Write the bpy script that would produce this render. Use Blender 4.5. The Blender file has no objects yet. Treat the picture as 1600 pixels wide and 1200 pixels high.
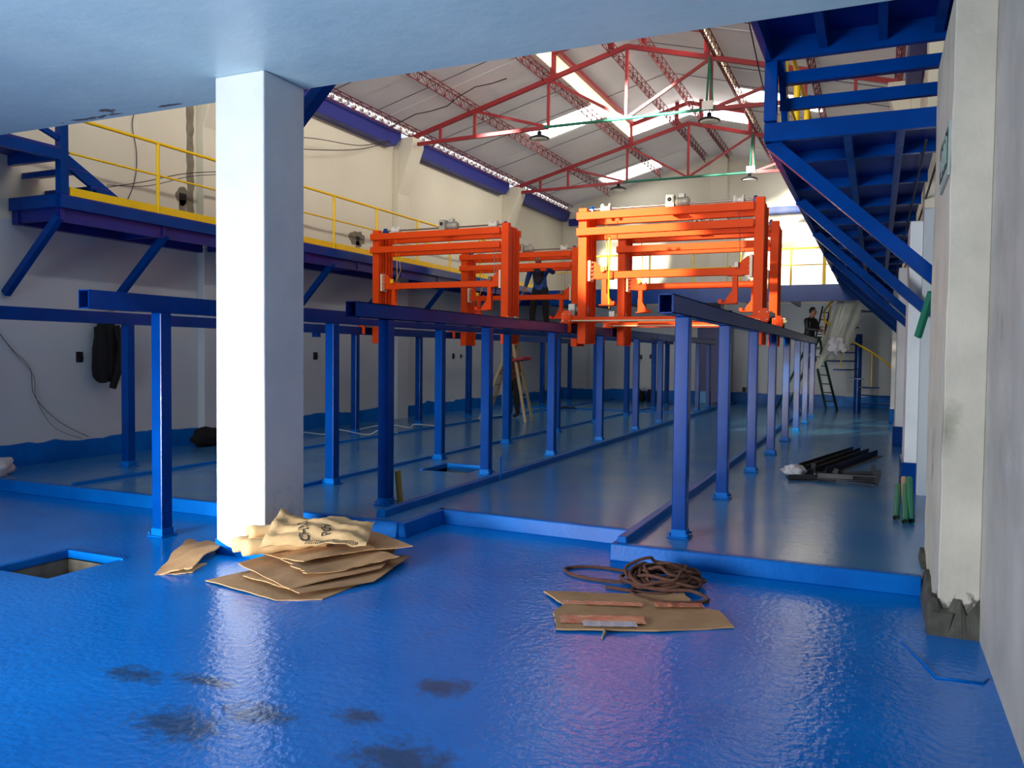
import bpy, bmesh, math, random
from mathutils import Vector, Matrix
random.seed(7)
S = bpy.context.scene
C = S.collection
PI = math.pi
# ------------------------------------------------------------ camera
cam = bpy.data.cameras.new('camera'); camo = bpy.data.objects.new('camera', cam); C.objects.link(camo)
r_ = Vector((0.91286878, 0.40811932, 0.01045026)); u_ = Vector((-0.02493399, 0.03018531, 0.99923328)); f_ = Vector((-0.40749096, 0.91242943, -0.03773127))
m = Matrix((r_, u_, -f_)).transposed().to_4x4(); m.translation = Vector((0, 0, 1.55)); camo.matrix_world = m
cam.sensor_fit = 'HORIZONTAL'; cam.sensor_width = 36; cam.lens = 36*1275.6/1600; cam.clip_end = 300; cam.clip_start = .05
S.camera = camo
# ------------------------------------------------------------ world, daylight and stand-in lamps, exposure
S.view_settings.view_transform = 'Standard'; S.view_settings.look = 'None'; S.view_settings.gamma = 1
S.view_settings.use_curve_mapping = False; S.view_settings.exposure = 0.0
W = bpy.data.worlds.new('sky'); S.world = W; W.use_nodes = True
bg = W.node_tree.nodes['Background']; bg.inputs[0].default_value = (.80, .90, 1.0, 1); bg.inputs[1].default_value = 1.15
SKYL = 5.5      # roof light panels
def lamp(kind, name, loc, target, energy, color=(1, 1, 1), **kw):
    l = bpy.data.lights.new(name, kind); o = bpy.data.objects.new(name, l); C.objects.link(o)
    o.location = loc; o.rotation_euler = (Vector(target)-Vector(loc)).to_track_quat('-Z', 'Y').to_euler()
    l.energy = energy; l.color = color
    for k, v in kw.items(): setattr(l, k, v)
    return o
lamp('AREA', 'upper_fill_light', (-4.6, 5.6, 5.7), (-4.6, 25, 7.2), 110, (1, .93, .82), shape='RECTANGLE', size=8.0, size_y=2.2, spread=math.radians(75))  # added fill lamp, no window behind it; lifts roof, upper walls, gantry fronts
lamp('AREA', 'lantern_fill_light', (-3.02, 13.5, 7.25), (-9.6, 13.5, 6.2), 140, (1, .94, .85), shape='RECTANGLE', size=15, size_y=.28, spread=math.radians(70))  # strip lamp added along the lantern side to lift the upper left wall
lamp('AREA', 'open_gate_daylight', (-5.4, -2.3, 1.25), (-2.6, 6, 1.2), 225, (.92, .96, 1), shape='RECTANGLE', size=2.6, size_y=2.4, spread=math.radians(95))
lamp('AREA', 'low_gate_beam', (-5.2, -2.25, .45), (-4.6, 5, .42), 22, (1, .95, .86), shape='RECTANGLE', size=2.6, size_y=.8, spread=math.radians(18))
lamp('SPOT', 'sun_standin_back', (-1.2, 8.0, 6.9), (-6.9, 25.4, 4.6), 0, (1, .93, .78), spot_size=.2, spot_blend=.3, shadow_soft_size=.15)  # spare spot standing in for sun on the back wall, switched off
lamp('SPOT', 'sun_standin_right', (-5.5, 9.0, 6.9), (-1.95, 25.4, 4.7), 34000, (1, .94, .82), spot_size=.22, spot_blend=.2, shadow_soft_size=.15)  # spot added under the roof in place of sun, right end of back wall
lamp('SPOT', 'sun_standin_left', (-7.2, 9.5, 6.6), (-7.2, 25.4, 4.6), 30000, (1, .94, .82), spot_size=.15, spot_blend=.3, shadow_soft_size=.15)  # spot added under the roof in place of sun, left end of back wall
lamp('SPOT', 'sun_standin_gantry', (-5.6, 5.7, 5.2), (-3.5, 11.5, 3.2), 9000, (1, .84, .5), spot_size=.30, spot_blend=.35, shadow_soft_size=.1)  # spot added above the slab edge as stand-in for sun on the gantry

# ------------------------------------------------------------ materials
def srgb(r, g, b):
    f = lambda c: ((c/255+.055)/1.055)**2.4 if c > 10 else c/255/12.92
    return (f(r), f(g), f(b), 1)
def mat(name, col, rough=.5, metal=0, nscale=4, namt=.12, bump=0, bscale=60, col2=None, thr=None, **kw):
    m = bpy.data.materials.new(name); m.use_nodes = True; nt = m.node_tree; N = nt.nodes; L = nt.links
    b = N['Principled BSDF']; b.inputs['Roughness'].default_value = rough; b.inputs['Metallic'].default_value = metal
    for k, v in kw.items(): b.inputs[k.replace('_', ' ')].default_value = v
    tc = N.new('ShaderNodeTexCoord'); no = N.new('ShaderNodeTexNoise'); no.inputs['Scale'].default_value = nscale; no.inputs['Detail'].default_value = 6
    L.new(tc.outputs['Object'], no.inputs['Vector'])
    cr = N.new('ShaderNodeValToRGB'); L.new(no.outputs['Fac'], cr.inputs['Fac'])
    a, c = (thr if thr else (.3, .7)); cr.color_ramp.elements[0].position = a; cr.color_ramp.elements[1].position = c
    c1 = col; c2 = col2 if col2 else tuple(x*(1-namt) for x in col[:3])+(1,)
    cr.color_ramp.elements[0].color = c2; cr.color_ramp.elements[1].color = c1
    L.new(cr.outputs['Color'], b.inputs['Base Color'])
    if bump:
        n2 = N.new('ShaderNodeTexNoise'); n2.inputs['Scale'].default_value = bscale; n2.inputs['Detail'].default_value = 4
        L.new(tc.outputs['Object'], n2.inputs['Vector']); bp = N.new('ShaderNodeBump'); bp.inputs['Strength'].default_value = bump; bp.inputs['Distance'].default_value = .01
        L.new(n2.outputs['Fac'], bp.inputs['Height']); L.new(bp.outputs['Normal'], b.inputs['Normal'])
    m['cr'] = cr.name
    return m
def emis(name, col, st):
    m = bpy.data.materials.new(name); m.use_nodes = True; b = m.node_tree.nodes['Principled BSDF']
    b.inputs['Base Color'].default_value = (.8, .8, .8, 1); b.inputs['Emission Color'].default_value = col; b.inputs['Emission Strength'].default_value = st
    return m
def gauss_mask(nt, spots):
    """sum of soft ellipses in object XY(Z) space; spots: (x,y,z,rx,ry,rz)"""
    N = nt.nodes; L = nt.links; tc = N.new('ShaderNodeNewGeometry'); out = None
    for (x, y, z, rx, ry, rz) in spots:
        mp = N.new('ShaderNodeMapping'); mp.vector_type = 'TEXTURE'
        mp.inputs['Location'].default_value = (x, y, z); mp.inputs['Scale'].default_value = (rx, ry, rz)
        L.new(tc.outputs['Position'], mp.inputs['Vector'])
        g = N.new('ShaderNodeVectorMath'); g.operation = 'LENGTH'; L.new(mp.outputs[0], g.inputs[0])
        mr = N.new('ShaderNodeMapRange'); mr.inputs[1].default_value = 0; mr.inputs[2].default_value = 1; mr.inputs[3].default_value = 1; mr.inputs[4].default_value = 0
        L.new(g.outputs['Value'], mr.inputs[0])
        if out is None: out = mr.outputs[0]
        else:
            mx = N.new('ShaderNodeMath'); mx.operation = 'MAXIMUM'; L.new(out, mx.inputs[0]); L.new(mr.outputs[0], mx.inputs[1]); out = mx.outputs[0]
    return out
def stain(m, spots, col, nscale=14, lo=.45, hi=.7, amt=1.0, rough=None, gain=1.0):
    """dirt of its own shape: noise broken patches at given places"""
    nt = m.node_tree; N = nt.nodes; L = nt.links; b = N['Principled BSDF']
    mk = gauss_mask(nt, spots)
    no = N.new('ShaderNodeTexNoise'); no.inputs['Scale'].default_value = nscale; no.inputs['Detail'].default_value = 8; no.inputs['Roughness'].default_value = .65
    tc = N.new('ShaderNodeNewGeometry'); L.new(tc.outputs['Position'], no.inputs['Vector'])
    ad = N.new('ShaderNodeMath'); ad.operation = 'MULTIPLY_ADD'; L.new(mk, ad.inputs[0]); ad.inputs[1].default_value = gain; L.new(no.outputs['Fac'], ad.inputs[2])
    mr = N.new('ShaderNodeMapRange'); mr.inputs[1].default_value = lo+.5; mr.inputs[2].default_value = hi+.5; mr.inputs[3].default_value = 0; mr.inputs[4].default_value = amt
    L.new(ad.outputs[0], mr.inputs[0])
    src = b.inputs['Base Color'].links[0].from_socket
    mx = N.new('ShaderNodeMix'); mx.data_type = 'RGBA'; L.new(mr.outputs[0], mx.inputs[0]); L.new(src, mx.inputs[6]); mx.inputs[7].default_value = col
    L.new(mx.outputs[2], b.inputs['Base Color'])
    return m
BLUE = srgb(0, 42, 150)
M = {}
M['floor'] = mat('floor_paint', srgb(0, 131, 228), .16, nscale=1.3, col2=srgb(0, 115, 208), bump=.45, bscale=24, Specular_IOR_Level=.32)
M['floor2'] = mat('floor_paint_sheen', srgb(40, 120, 190), .2, nscale=.9, col2=srgb(78, 136, 178), bump=.2, bscale=13, Specular_IOR_Level=.5)  # grazing reflection on the raised floor painted in as a paler blue
M['kerb'] = mat('kerb_paint', srgb(0, 108, 196), .34, nscale=3, col2=srgb(0, 90, 174), bump=.15, bscale=30, Specular_IOR_Level=.12)
M['steel'] = mat('blue_steel_paint', srgb(0, 64, 148), .2, nscale=3, col2=srgb(0, 54, 126), bump=.04, bscale=90, Specular_IOR_Level=.2)
M['deck'] = mat('blue_deck_paint', srgb(0, 36, 140), .4, nscale=2, col2=srgb(0, 26, 110))
M['navy'] = mat('navy_beam_paint', srgb(20, 34, 130), .5, nscale=2)
M['wall'] = mat('wall_paint', srgb(222, 216, 196), .65, nscale=.7, col2=srgb(211, 204, 184), bump=.1, bscale=12)
M['wallow'] = mat('lower_wall_tone', srgb(196, 204, 208), .6, nscale=.7, col2=srgb(186, 194, 200), bump=.1, bscale=12)  # cooler and darker than the wall colour above
M['wallr'] = mat('bare_plaster', srgb(196, 190, 180), .75, nscale=2.2, col2=srgb(164, 160, 152), bump=.3, bscale=22)
M['slab'] = mat('slab_paint', srgb(206, 234, 238), .38, nscale=1.6, col2=srgb(190, 222, 230), bump=.35, bscale=9)
M['colm'] = mat('column_paint', srgb(236, 238, 238), .5, nscale=3, col2=srgb(222, 226, 228), bump=.25, bscale=26)
M['conc'] = mat('column_concrete', srgb(216, 208, 190), .7, nscale=2.5, col2=srgb(190, 184, 168), bump=.35, bscale=30)
M['orange'] = mat('orange_paint', srgb(238, 74, 0), .55, nscale=3, namt=.1, Specular_IOR_Level=.2)
M['red'] = mat('truss_red', srgb(150, 30, 38), .5, nscale=4, namt=.15)
M['lat'] = mat('purlin_red', srgb(128, 50, 54), .6, nscale=4, namt=.2)
M['yellow'] = mat('yellow_paint', srgb(255, 206, 0), .4, nscale=4, namt=.08)
M['roof'] = mat('roof_sheet', srgb(232, 228, 224), .6, nscale=1.2, col2=srgb(220, 216, 214))
M['cream'] = emis('cream_translucent_sheet', srgb(255, 226, 170), .85)
M['eave'] = emis('eave_light', (1, .97, .9, 1), 2.2)
M['sky'] = emis('skylight_sheet', (1, 1, .97, 1), SKYL)
M['dark'] = mat('dark_line', srgb(40, 40, 44), .6)
M['black'] = mat('black_cloth', srgb(8, 8, 10), .9, bump=.4, bscale=30)
M['iron'] = mat('black_steel', srgb(14, 16, 26), .5)
M['card'] = mat('cardboard', srgb(196, 154, 110), .85, nscale=6, col2=srgb(176, 136, 94), bump=.15, bscale=30)
M['kraft'] = mat('kraft_paper', srgb(222, 190, 142), .8, nscale=7, col2=srgb(196, 160, 112), bump=.5, bscale=14)
M['cardedge'] = mat('cardboard_edge', srgb(196, 164, 120), .9)
M['tape'] = mat('clear_tape', srgb(206, 160, 120), .12, nscale=12, col2=srgb(190, 96, 66), bump=.6, bscale=30)
M['white'] = mat('white_plastic', srgb(232, 230, 222), .4)
M['paper'] = mat('white_paper', srgb(205, 205, 212), .5, bump=.3, bscale=20)
M['alu'] = mat('bare_aluminium', srgb(190, 190, 184), .38, metal=.7, nscale=9)
M['grey'] = mat('cast_grey_metal', srgb(186, 184, 174), .45, metal=.3, nscale=9, namt=.3)
M['shaft'] = mat('steel_shaft', srgb(150, 140, 130), .3, metal=.8)
M['rope'] = mat('brown_rope', srgb(104, 66, 52), .85, nscale=40, namt=.35, bump=.6, bscale=120)
M['green'] = mat('green_paint', srgb(20, 110, 84), .5)
M['dgreen'] = mat('dark_green_paint', srgb(16, 58, 40), .5)
M['tgreen'] = mat('green_tube', srgb(30, 130, 96), .4)
M['wood'] = mat('ladder_wood', srgb(176, 158, 120), .7, nscale=12, namt=.25)
M['skin'] = mat('skin', srgb(178, 124, 96), .55)
M['hair'] = mat('hair', srgb(22, 18, 16), .7)
M['jacket'] = mat('blue_jacket', srgb(14, 70, 140), .7, bump=.5, bscale=18)
M['vest'] = mat('dark_top', srgb(34, 36, 50), .85, bump=.4, bscale=22)
M['pants'] = mat('black_trousers', srgb(16, 17, 22), .85, bump=.4, bscale=20)
M['brown'] = mat('brown_top', srgb(92, 52, 40), .85, bump=.3, bscale=20)
M['patch'] = mat('cement_patch', srgb(136, 126, 108), .9, nscale=9, col2=srgb(112, 104, 90), bump=.5, bscale=40)
M['pit'] = mat('pit_concrete', srgb(150, 140, 122), .7, nscale=5, col2=srgb(90, 84, 74), bump=.5, bscale=20)
M['water'] = mat('pit_water', srgb(60, 66, 62), .05)
M['film'] = mat('plastic_film', srgb(196, 200, 190), .22, bump=.9, bscale=5, Transmission_Weight=.0, Alpha=.55)
M['signgreen'] = mat('sign_green', srgb(50, 92, 80), .5)
M['signwhite'] = mat('sign_white', srgb(170, 186, 178), .5)
M['lens'] = mat('lamp_lens', srgb(230, 228, 205), .3)
M['ink'] = mat('print_ink', srgb(70, 62, 52), .8)
def translucent(m, col, fac):
    nt = m.node_tree; N = nt.nodes; L = nt.links; tr = N.new('ShaderNodeBsdfTranslucent'); tr.inputs[0].default_value = col
    mx = N.new('ShaderNodeMixShader'); mx.inputs[0].default_value = fac; L.new(N['Principled BSDF'].outputs[0], mx.inputs[1]); L.new(tr.outputs[0], mx.inputs[2]); L.new(mx.outputs[0], N['Material Output'].inputs[0])
translucent(M['roof'], (1, .95, .88, 1), .2)
# dirt that belongs to the surfaces
stain(M['floor'], [(-2.60, 2.48, 0, .62, .36, 1), (-2.38, 2.70, 0, .45, .26, 1), (-1.62, 2.62, 0, .55, .38, 1), (-1.98, 2.86, 0, .3, .2, 1), (-1.80, 3.28, 0, .35, .28, 1), (-3.2, 2.78, 0, .5, .2, 1), (-2.85, 2.86, 0, .45, .16, 1)], srgb(40, 70, 96), 12, .46, .72, .8, gain=.85)
stain(M['floor'], [(-2.6, 4.3, 0, .45, .9, 1), (-2.2, 3.9, 0, .5, .8, 1), (-1.6, 3.9, 0, .4, .8, 1)], srgb(84, 116, 140), 5, .46, .9, .6, gain=.55)
stain(M['slab'], [(-6.05, 5.0, 3.58, .30, .20, 1), (-6.4, 5.12, 3.58, 1.2, .10, 1), (-5.4, 5.1, 3.58, .6, .08, 1)], srgb(112, 112, 110), 7, .55, .60, 1, gain=.75)
stain(M['colm'], [(-4.3, 4.8, .35, .8, .8, .85)], srgb(120, 128, 130), 26, .60, .70, .8, gain=.42)
stain(M['colm'], [(-4.08, 5.0, .2, .10, .6, .75)], srgb(128, 172, 196), 9, .42, .8, .9, gain=.7)
stain(M['colm'], [(-4.10, 5.2, 1.2, .06, .08, .9)], srgb(60, 150, 190), 7, .5, .56, .8, gain=.7)
stain(M['conc'], [(.38, 5.14, .05, .5, .5, .30)], srgb(74, 72, 64), 9, .30, .40, .9, gain=.7)
stain(M['conc'], [(.36, 5.12, 1.15, .16, .3, .45)], srgb(118, 118, 96), 4, .45, .9, .7, gain=.8)
stain(M['conc'], [(.345, 5.9, .9, .06, .7, .6)], srgb(96, 100, 100), 5, .5, .75, .7, gain=.7)
stain(M['wallr'], [(.55, 4.2, 1.1, .3, 1.1, .9)], srgb(200, 198, 192), 5, .5, .66, .6, gain=.55)
stain(M['wallr'], [(.55, 4.6, 1.7, .3, .5, .5), (.55, 3.9, .8, .3, .2, .1)], srgb(104, 104, 102), 7, .5, .8, .6, gain=.6)
stain(M['wall'], [(-9.6, 7.4, 4.0, .3, .4, .12), (-9.6, 7.9, 4.4, .3, .5, .2)], srgb(130, 112, 92), 14, .60, .66, .8, gain=.5)

# ------------------------------------------------------------ helpers
class MB:
    def __init__(s): s.v = []; s.f = []; s.sm = []
    def add(s, vs, fs, smooth=False):
        n = len(s.v); s.v += [tuple(v) for v in vs]; s.f += [[i+n for i in f] for f in fs]; s.sm += [smooth]*len(fs); return s
    def box(s, c, d, rz=0, R=None):
        hx, hy, hz = d[0]/2, d[1]/2, d[2]/2
        R = R or Matrix.Rotation(rz, 3, 'Z'); c = Vector(c)
        vs = [c+R@Vector((x, y, z)) for x in (-hx, hx) for y in (-hy, hy) for z in (-hz, hz)]
        return s.add(vs, [(0, 1, 3, 2), (4, 6, 7, 5), (0, 4, 5, 1), (2, 3, 7, 6), (0, 2, 6, 4), (1, 5, 7, 3)])
    def bb(s, a, b):
        return s.box([(a[i]+b[i])/2 for i in range(3)], [abs(b[i]-a[i]) for i in range(3)])
    def bar(s, a, b, w, h, up=(0, 0, 1)):
        a = Vector(a); b = Vector(b); d = (b-a); L = d.length; d.normalize(); up = Vector(up)
        if abs(d.dot(up)) > .99: up = Vector((0, 1, 0))
        x = d.cross(up).normalized(); z = x.cross(d)
        R = Matrix((x, d, z)).transposed()
        return s.box((a+b)/2, (w, L, h), R=R)
    def tube(s, pts, r, n=8, cap=True, smooth=True):
        pts = [Vector(p) for p in pts]; k = len(pts); vs = []; prev = None
        for i, p in enumerate(pts):
            t = (pts[min(i+1, k-1)]-pts[max(i-1, 0)]).normalized()
            if prev is None:
                a = Vector((0, 0, 1)) if abs(t.z) < .9 else Vector((1, 0, 0)); x = t.cross(a).normalized()
            else:
                x = (prev-t*prev.dot(t)).normalized()
            prev = x; y = t.cross(x); rr = r[i] if isinstance(r, (list, tuple)) else r
            vs += [p+(x*math.cos(2*PI*j/n)+y*math.sin(2*PI*j/n))*rr for j in range(n)]
        fs = [(i*n+j, i*n+(j+1) % n, (i+1)*n+(j+1) % n, (i+1)*n+j) for i in range(k-1) for j in range(n)]
        s.add(vs, fs, smooth)
        if cap: s.add(vs[:n], [tuple(range(n))[::-1]]); s.add(vs[-n:], [tuple(range(n))])
        return s
    def cyl(s, a, b, r, n=14, r2=None): return s.tube([a, b], [r, r if r2 is None else r2], n)
    def prism(s, poly, d):
        """poly: 3d points planar; d: extrusion vector"""
        n = len(poly); d = Vector(d); vs = [Vector(p) for p in poly]+[Vector(p)+d for p in poly]
        fs = [tuple(range(n))[::-1], tuple(range(n, 2*n))]+[(i, (i+1) % n, n+(i+1) % n, n+i) for i in range(n)]
        return s.add(vs, fs)
    def lathe(s, c, prof, n=20, axis='Z'):
        vs = []
        for (r, z) in prof:
            for j in range(n):
                a = 2*PI*j/n; v = (r*math.cos(a), r*math.sin(a), z)
                if axis == 'X': v = (z, v[0], v[1])
                if axis == 'Y': v = (v[0], z, v[1])
                vs.append(Vector(c)+Vector(v))
        k = len(prof)
        return s.add(vs, [(i*n+j, i*n+(j+1) % n, (i+1)*n+(j+1) % n, (i+1)*n+j) for i in range(k-1) for j in range(n)], True)
    def sphere(s, c, r, seg=12, ring=8):
        prof = [(max(math.sin(PI*i/ring), .001), -math.cos(PI*i/ring)) for i in range(ring+1)]
        r = (r, r, r) if not isinstance(r, (tuple, list)) else r; vs = []
        for (q, z) in prof:
            for j in range(seg):
                a = 2*PI*j/seg; vs.append((c[0]+r[0]*q*math.cos(a), c[1]+r[1]*q*math.sin(a), c[2]+r[2]*z))
        return s.add(vs, [(i*seg+j, i*seg+(j+1) % seg, (i+1)*seg+(j+1) % seg, (i+1)*seg+j) for i in range(ring) for j in range(seg)], True)
    def build(s, name, m, parent=None, bevel=0, org=None, stuff=False, solid=0):
        o0 = Vector(org) if org is not None else (wloc(parent) if parent else Vector((0, 0, 0)))
        me = bpy.data.meshes.new(name); me.from_pydata([tuple(Vector(v)-o0) for v in s.v], [], s.f); me.update()
        me.polygons.foreach_set('use_smooth', s.sm)
        bm = bmesh.new(); bm.from_mesh(me); bmesh.ops.recalc_face_normals(bm, faces=bm.faces); bm.to_mesh(me); bm.free()
        me.materials.append(m if not isinstance(m, str) else M[m])
        o = bpy.data.objects.new(name, me); C.objects.link(o)
        if parent: o.parent = parent; o.location = o0-wloc(parent)
        else: o.location = o0
        if bevel:
            b = o.modifiers.new('bevel', 'BEVEL'); b.width = bevel; b.segments = 2; b.limit_method = 'ANGLE'
        if solid:
            b = o.modifiers.new('solid', 'SOLIDIFY'); b.thickness = solid
        if stuff: o['kind'] = 'stuff'
        return o
def wloc(o):
    v = Vector((0, 0, 0))
    while o: v += o.location; o = o.parent
    return v
def tag(o, label, cat, group=None):
    o['label'] = label; o['category'] = cat
    if group: o['group'] = group
    return o
def thing(name, loc, label, cat, group=None):
    o = bpy.data.objects.new(name, None); C.objects.link(o); o.location = loc; o.empty_display_size = .1
    return tag(o, label, cat, group)
def struct(o): o['kind'] = 'structure'; return o
def copy_tree(o, parent=None):
    c = o.copy(); C.objects.link(c)
    if parent: c.parent = parent
    for ch in list(o.children): copy_tree(ch, c)
    return c
def inst(o, loc, parent=None):
    c = o.copy(); C.objects.link(c); c.location = loc
    if parent: c.parent = parent
    return c
def part_label(o, l): o['label'] = l; return o

# ------------------------------------------------------------ setting
XL, XR, YB, XC = -9.6, .55, 25.5, -4.5
RS = .265
def roofz(x): return 7.68-RS*abs(x-XC)
# lower floor with pit hole
PX0, PX1, PY0, PY1 = -5.62, -5.06, 3.70, 4.28
b = MB()
for (a, c) in (((-14, -3), (PX0, 5.84)), ((PX1, -3), (XR+.2, 5.9)), ((PX0, -3), (PX1, PY0)), ((PX0, PY1), (PX1, 5.84)), ((-3.6, 5.9), (-1.70, 6.56)), ((-1.70, 5.9), (XR+.2, 5.96)), ((-5.0, 5.89), (-3.6, 5.90))):
    b.bb((a[0], a[1], -.06), (c[0], c[1], 0))
struct(b.build('floor', 'floor'))
# raised floor, notch between x=-3.6 and -1.78, second pit
QX0, QX1, QY0, QY1 = -5.08, -4.48, 8.7, 9.32
b = MB()
for (x0, y0, x1, y1) in ((-14, 5.84, -5.5, 26), (-5.5, 5.84, -3.6, QY0), (-5.5, QY0, QX0, QY1), (QX1, QY0, -3.6, QY1), (-5.5, QY1, -3.6, 26), (-3.6, 6.52, -1.78, 26), (-1.78, 5.93, XR+.2, 26)):
    b.bb((x0, y0, .01), (x1, y1, .1))
struct(b.build('floor', 'floor2'))
# sloped painted fillets on step edges + lips
def kerb(name, pts, w, z0, z1):
    b = MB()
    for (p, q) in zip(pts, pts[1:]):
        p = Vector(p+(0,)); q = Vector(q+(0,)); d = (q-p).normalized(); n = Vector((d.y, -d.x, 0))
        a = [p-n*w*.3, p+n*w*.7, p+n*w*.5, p-n*w*.25]
        vs = [a[0]+Vector((0, 0, z0)), a[1]+Vector((0, 0, z0)), a[2]+Vector((0, 0, z1)), a[3]+Vector((0, 0, z1))]
        b.prism(vs, q-p)
    return struct(b.build(name, 'kerb', bevel=.008))
kerb('trim_1', [(-14, 5.84), (-3.62, 5.84)], .10, 0, .125)
kerb('trim_2', [(-3.60, 5.80), (-3.60, 6.55)], .08, 0, .125)
kerb('trim_3', [(-3.64, 6.52), (-1.74, 6.44)], .10, 0, .125)
kerb('trim_4', [(-1.76, 6.5), (-1.76, 5.93)], .08, 0, .125)
kerb('trim_5', [(-1.80, 5.93), (.3, 5.93)], .10, 0, .125)
for i, (x, y0, y1, w, h) in enumerate(((-3.92, 6.02, 25.4, .10, .17), (-1.72, 5.95, 21.5, .09, .17), (-5.55, 5.95, 25.3, .06, .135), (-7.72, 5.95, 25.2, .06, .135))):
    kerb('trim_%d' % (6+i), [(x, y1), (x, y0)], w, .09, h)
b = MB().bb((-9, 20.2, .1), (-4.2, 20.26, .13)); struct(b.build('trim_10', 'kerb'))
b = MB().bb((-14, -60, -.3), (12, -3, -.04)); struct(b.build('ground', mat('asphalt', srgb(120, 120, 118), .9)))
# pits
def pit(x0, x1, y0, y1, z, label):
    t = thing('drain_pit', ((x0+x1)/2, (y0+y1)/2, z-.36), label, 'drain pit')
    b = MB(); w = .05; zb = z-.36
    b.bb((x0-w, y0-w, zb), (x0, y1+w, z-.002)).bb((x1, y0-w, zb), (x1+w, y1+w, z-.002)).bb((x0, y0-w, zb), (x1, y0, z-.002)).bb((x0, y1, zb), (x1, y1+w, z-.002)).bb((x0, y0, zb-.04), (x1, y1, zb))
    b.build('pit_wall', 'pit', t)
    MB().bb((x0, y0, zb), (x1, y1, zb+.06)).build('water', 'water', t)
    b = MB(); r = .035
    b.bb((x0-.02, y1-.01, z-.05), (x1+.03, y1+r, z+.012)).bb((x0-r, y0-.02, z-.05), (x0+.01, y1+r, z+.012))
    b.build('rim', 'kerb', t, bevel=.006)
pit(PX0, PX1, PY0, PY1, 0, 'square open floor pit nearest the camera at the left edge')
pit(QX0, QX1, QY0, QY1, .1, 'square open floor pit on the raised floor between the blue posts')
# slab overhead
b = MB().bb((-14, -3, 3.58), (XR+.1, 5.2, 3.84)); struct(b.build('ceiling', 'slab', bevel=.01))
# left wall, back wall, right wall
b = MB().bb((XL-.2, -3, 3.1), (XL, YB+.2, 6.2)); struct(b.build('wall_left', 'wall'))
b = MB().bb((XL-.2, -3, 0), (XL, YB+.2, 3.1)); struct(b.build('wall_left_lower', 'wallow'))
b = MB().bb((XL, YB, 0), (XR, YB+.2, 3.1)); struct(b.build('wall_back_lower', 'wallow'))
b = MB().prism([(XL-.2, YB, 3.1), (XR+.2, YB, 3.1), (XR+.2, YB, roofz(XR)), (XC, YB, roofz(XC)), (XL-.2, YB, roofz(XL))], (0, .2, 0)); struct(b.build('wall_back', 'wall'))
b = MB().bb((XR, 5.9, 0), (XR+.2, YB+.2, 6.2)); struct(b.build('wall_right', 'wall'))
b = MB().bb((XR, -3, 0), (XR+.2, 5.9, 3.7)); struct(b.build('wall_right_front', 'wallr'))
b = MB().bb((XR, -3, 3.7), (XR+.2, 5.9, 6.2)); struct(b.build('wall_right_upper', 'wall'))
b = MB().bb((-14, -2.7, 0), (-6.8, -2.5, 6.2)).bb((-4.1, -2.7, 0), (XR+.2, -2.5, 6.2)).bb((-6.8, -2.7, 2.6), (-4.1, -2.5, 6.2)); struct(b.build('wall_front', mat('dark_front_wall', srgb(70, 70, 72), .9)))
# baseboards with a hand-painted wavy top edge
def wavy(name, axis, c, a0, a1, z0, z1, th=.03, amp=.02):
    b = MB(); n = int(abs(a1-a0)/.12); tp = []
    for i in range(n+1):
        a = a0+(a1-a0)*i/n; tp.append((a, z1+amp*math.sin(a*3.1)+amp*.6*random.uniform(-1, 1)+(.06*random.random() if random.random() < .06 else 0)))
    for (p, q) in zip(tp, tp[1:]):
        P = [(p[0], z0), (q[0], z0), (q[0], q[1]), (p[0], p[1])]
        if axis == 'Y': b.prism([(c, y, z) for y, z in P], (th, 0, 0))
        else: b.prism([(x, c, z) for x, z in P], (0, -th, 0))
    return struct(b.build(name, 'kerb'))
wavy('baseboard_left', 'Y', XL, -2, YB, .1, .36, .05)
wavy('baseboard_back', 'X', YB, XL, XR, .1, .42, .04)
wavy('baseboard_right', 'Y', XR-.03, 6.2, YB, .1, .35, .03)
# left wall pilasters with haunched heads
def pilaster(name, xw, sgn, y0, y1, base=.0):
    b = MB(); p = .14*sgn
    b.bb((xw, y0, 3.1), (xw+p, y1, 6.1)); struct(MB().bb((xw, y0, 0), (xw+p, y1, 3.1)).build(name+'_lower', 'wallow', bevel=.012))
    for (pr) in ((.14, .14, 4.9), ):
        b.prism([(xw+.139*sgn, y0-.0, 4.95), (xw+.50*sgn, y0, 5.95), (xw+.50*sgn, y0, 6.12), (xw+.139*sgn, y0, 6.12)], (0, y1-y0, 0))
    o = b.build(name, 'wall', bevel=.012); o['kind'] = 'structure'; return o
for i, y in enumerate((9.55, 15.1, 20.7)):
    pilaster('wall_left_pilaster', XL, 1, y, y+.45)
    pilaster('wall_right_pilaster', XR, -1, y, y+.45)
o = MB().bb((-4.75, YB-.3, 0), (-4.25, YB, 7.5)).build('wall_back_pilaster', 'wall', bevel=.01); struct(o)
# blue cladding of the pilaster below the platform with flaked white chips
t = thing('painted_pilaster', (-4.5, YB-.3, .1), 'dark blue painted pier on back wall with flaked white patches', 'pillar')
mb_ = mat('chipped_navy', srgb(10, 26, 110), .45); stain(mb_, [(-4.18, YB-.4, 1.1, .14, .6, 1.0)], srgb(225, 232, 240), 7, .56, .58, 1, gain=.5)
MB().bb((-5.02, YB-.42, .1), (-4.02, YB-.302, 2.9)).build('pier', mb_, t, bevel=.01)
MB().bb((-5.03, YB-.44, .1), (-4.62, YB-.42, .45)).build('painted_foot', mat('sky_paint', srgb(20, 150, 215), .4), t)

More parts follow.
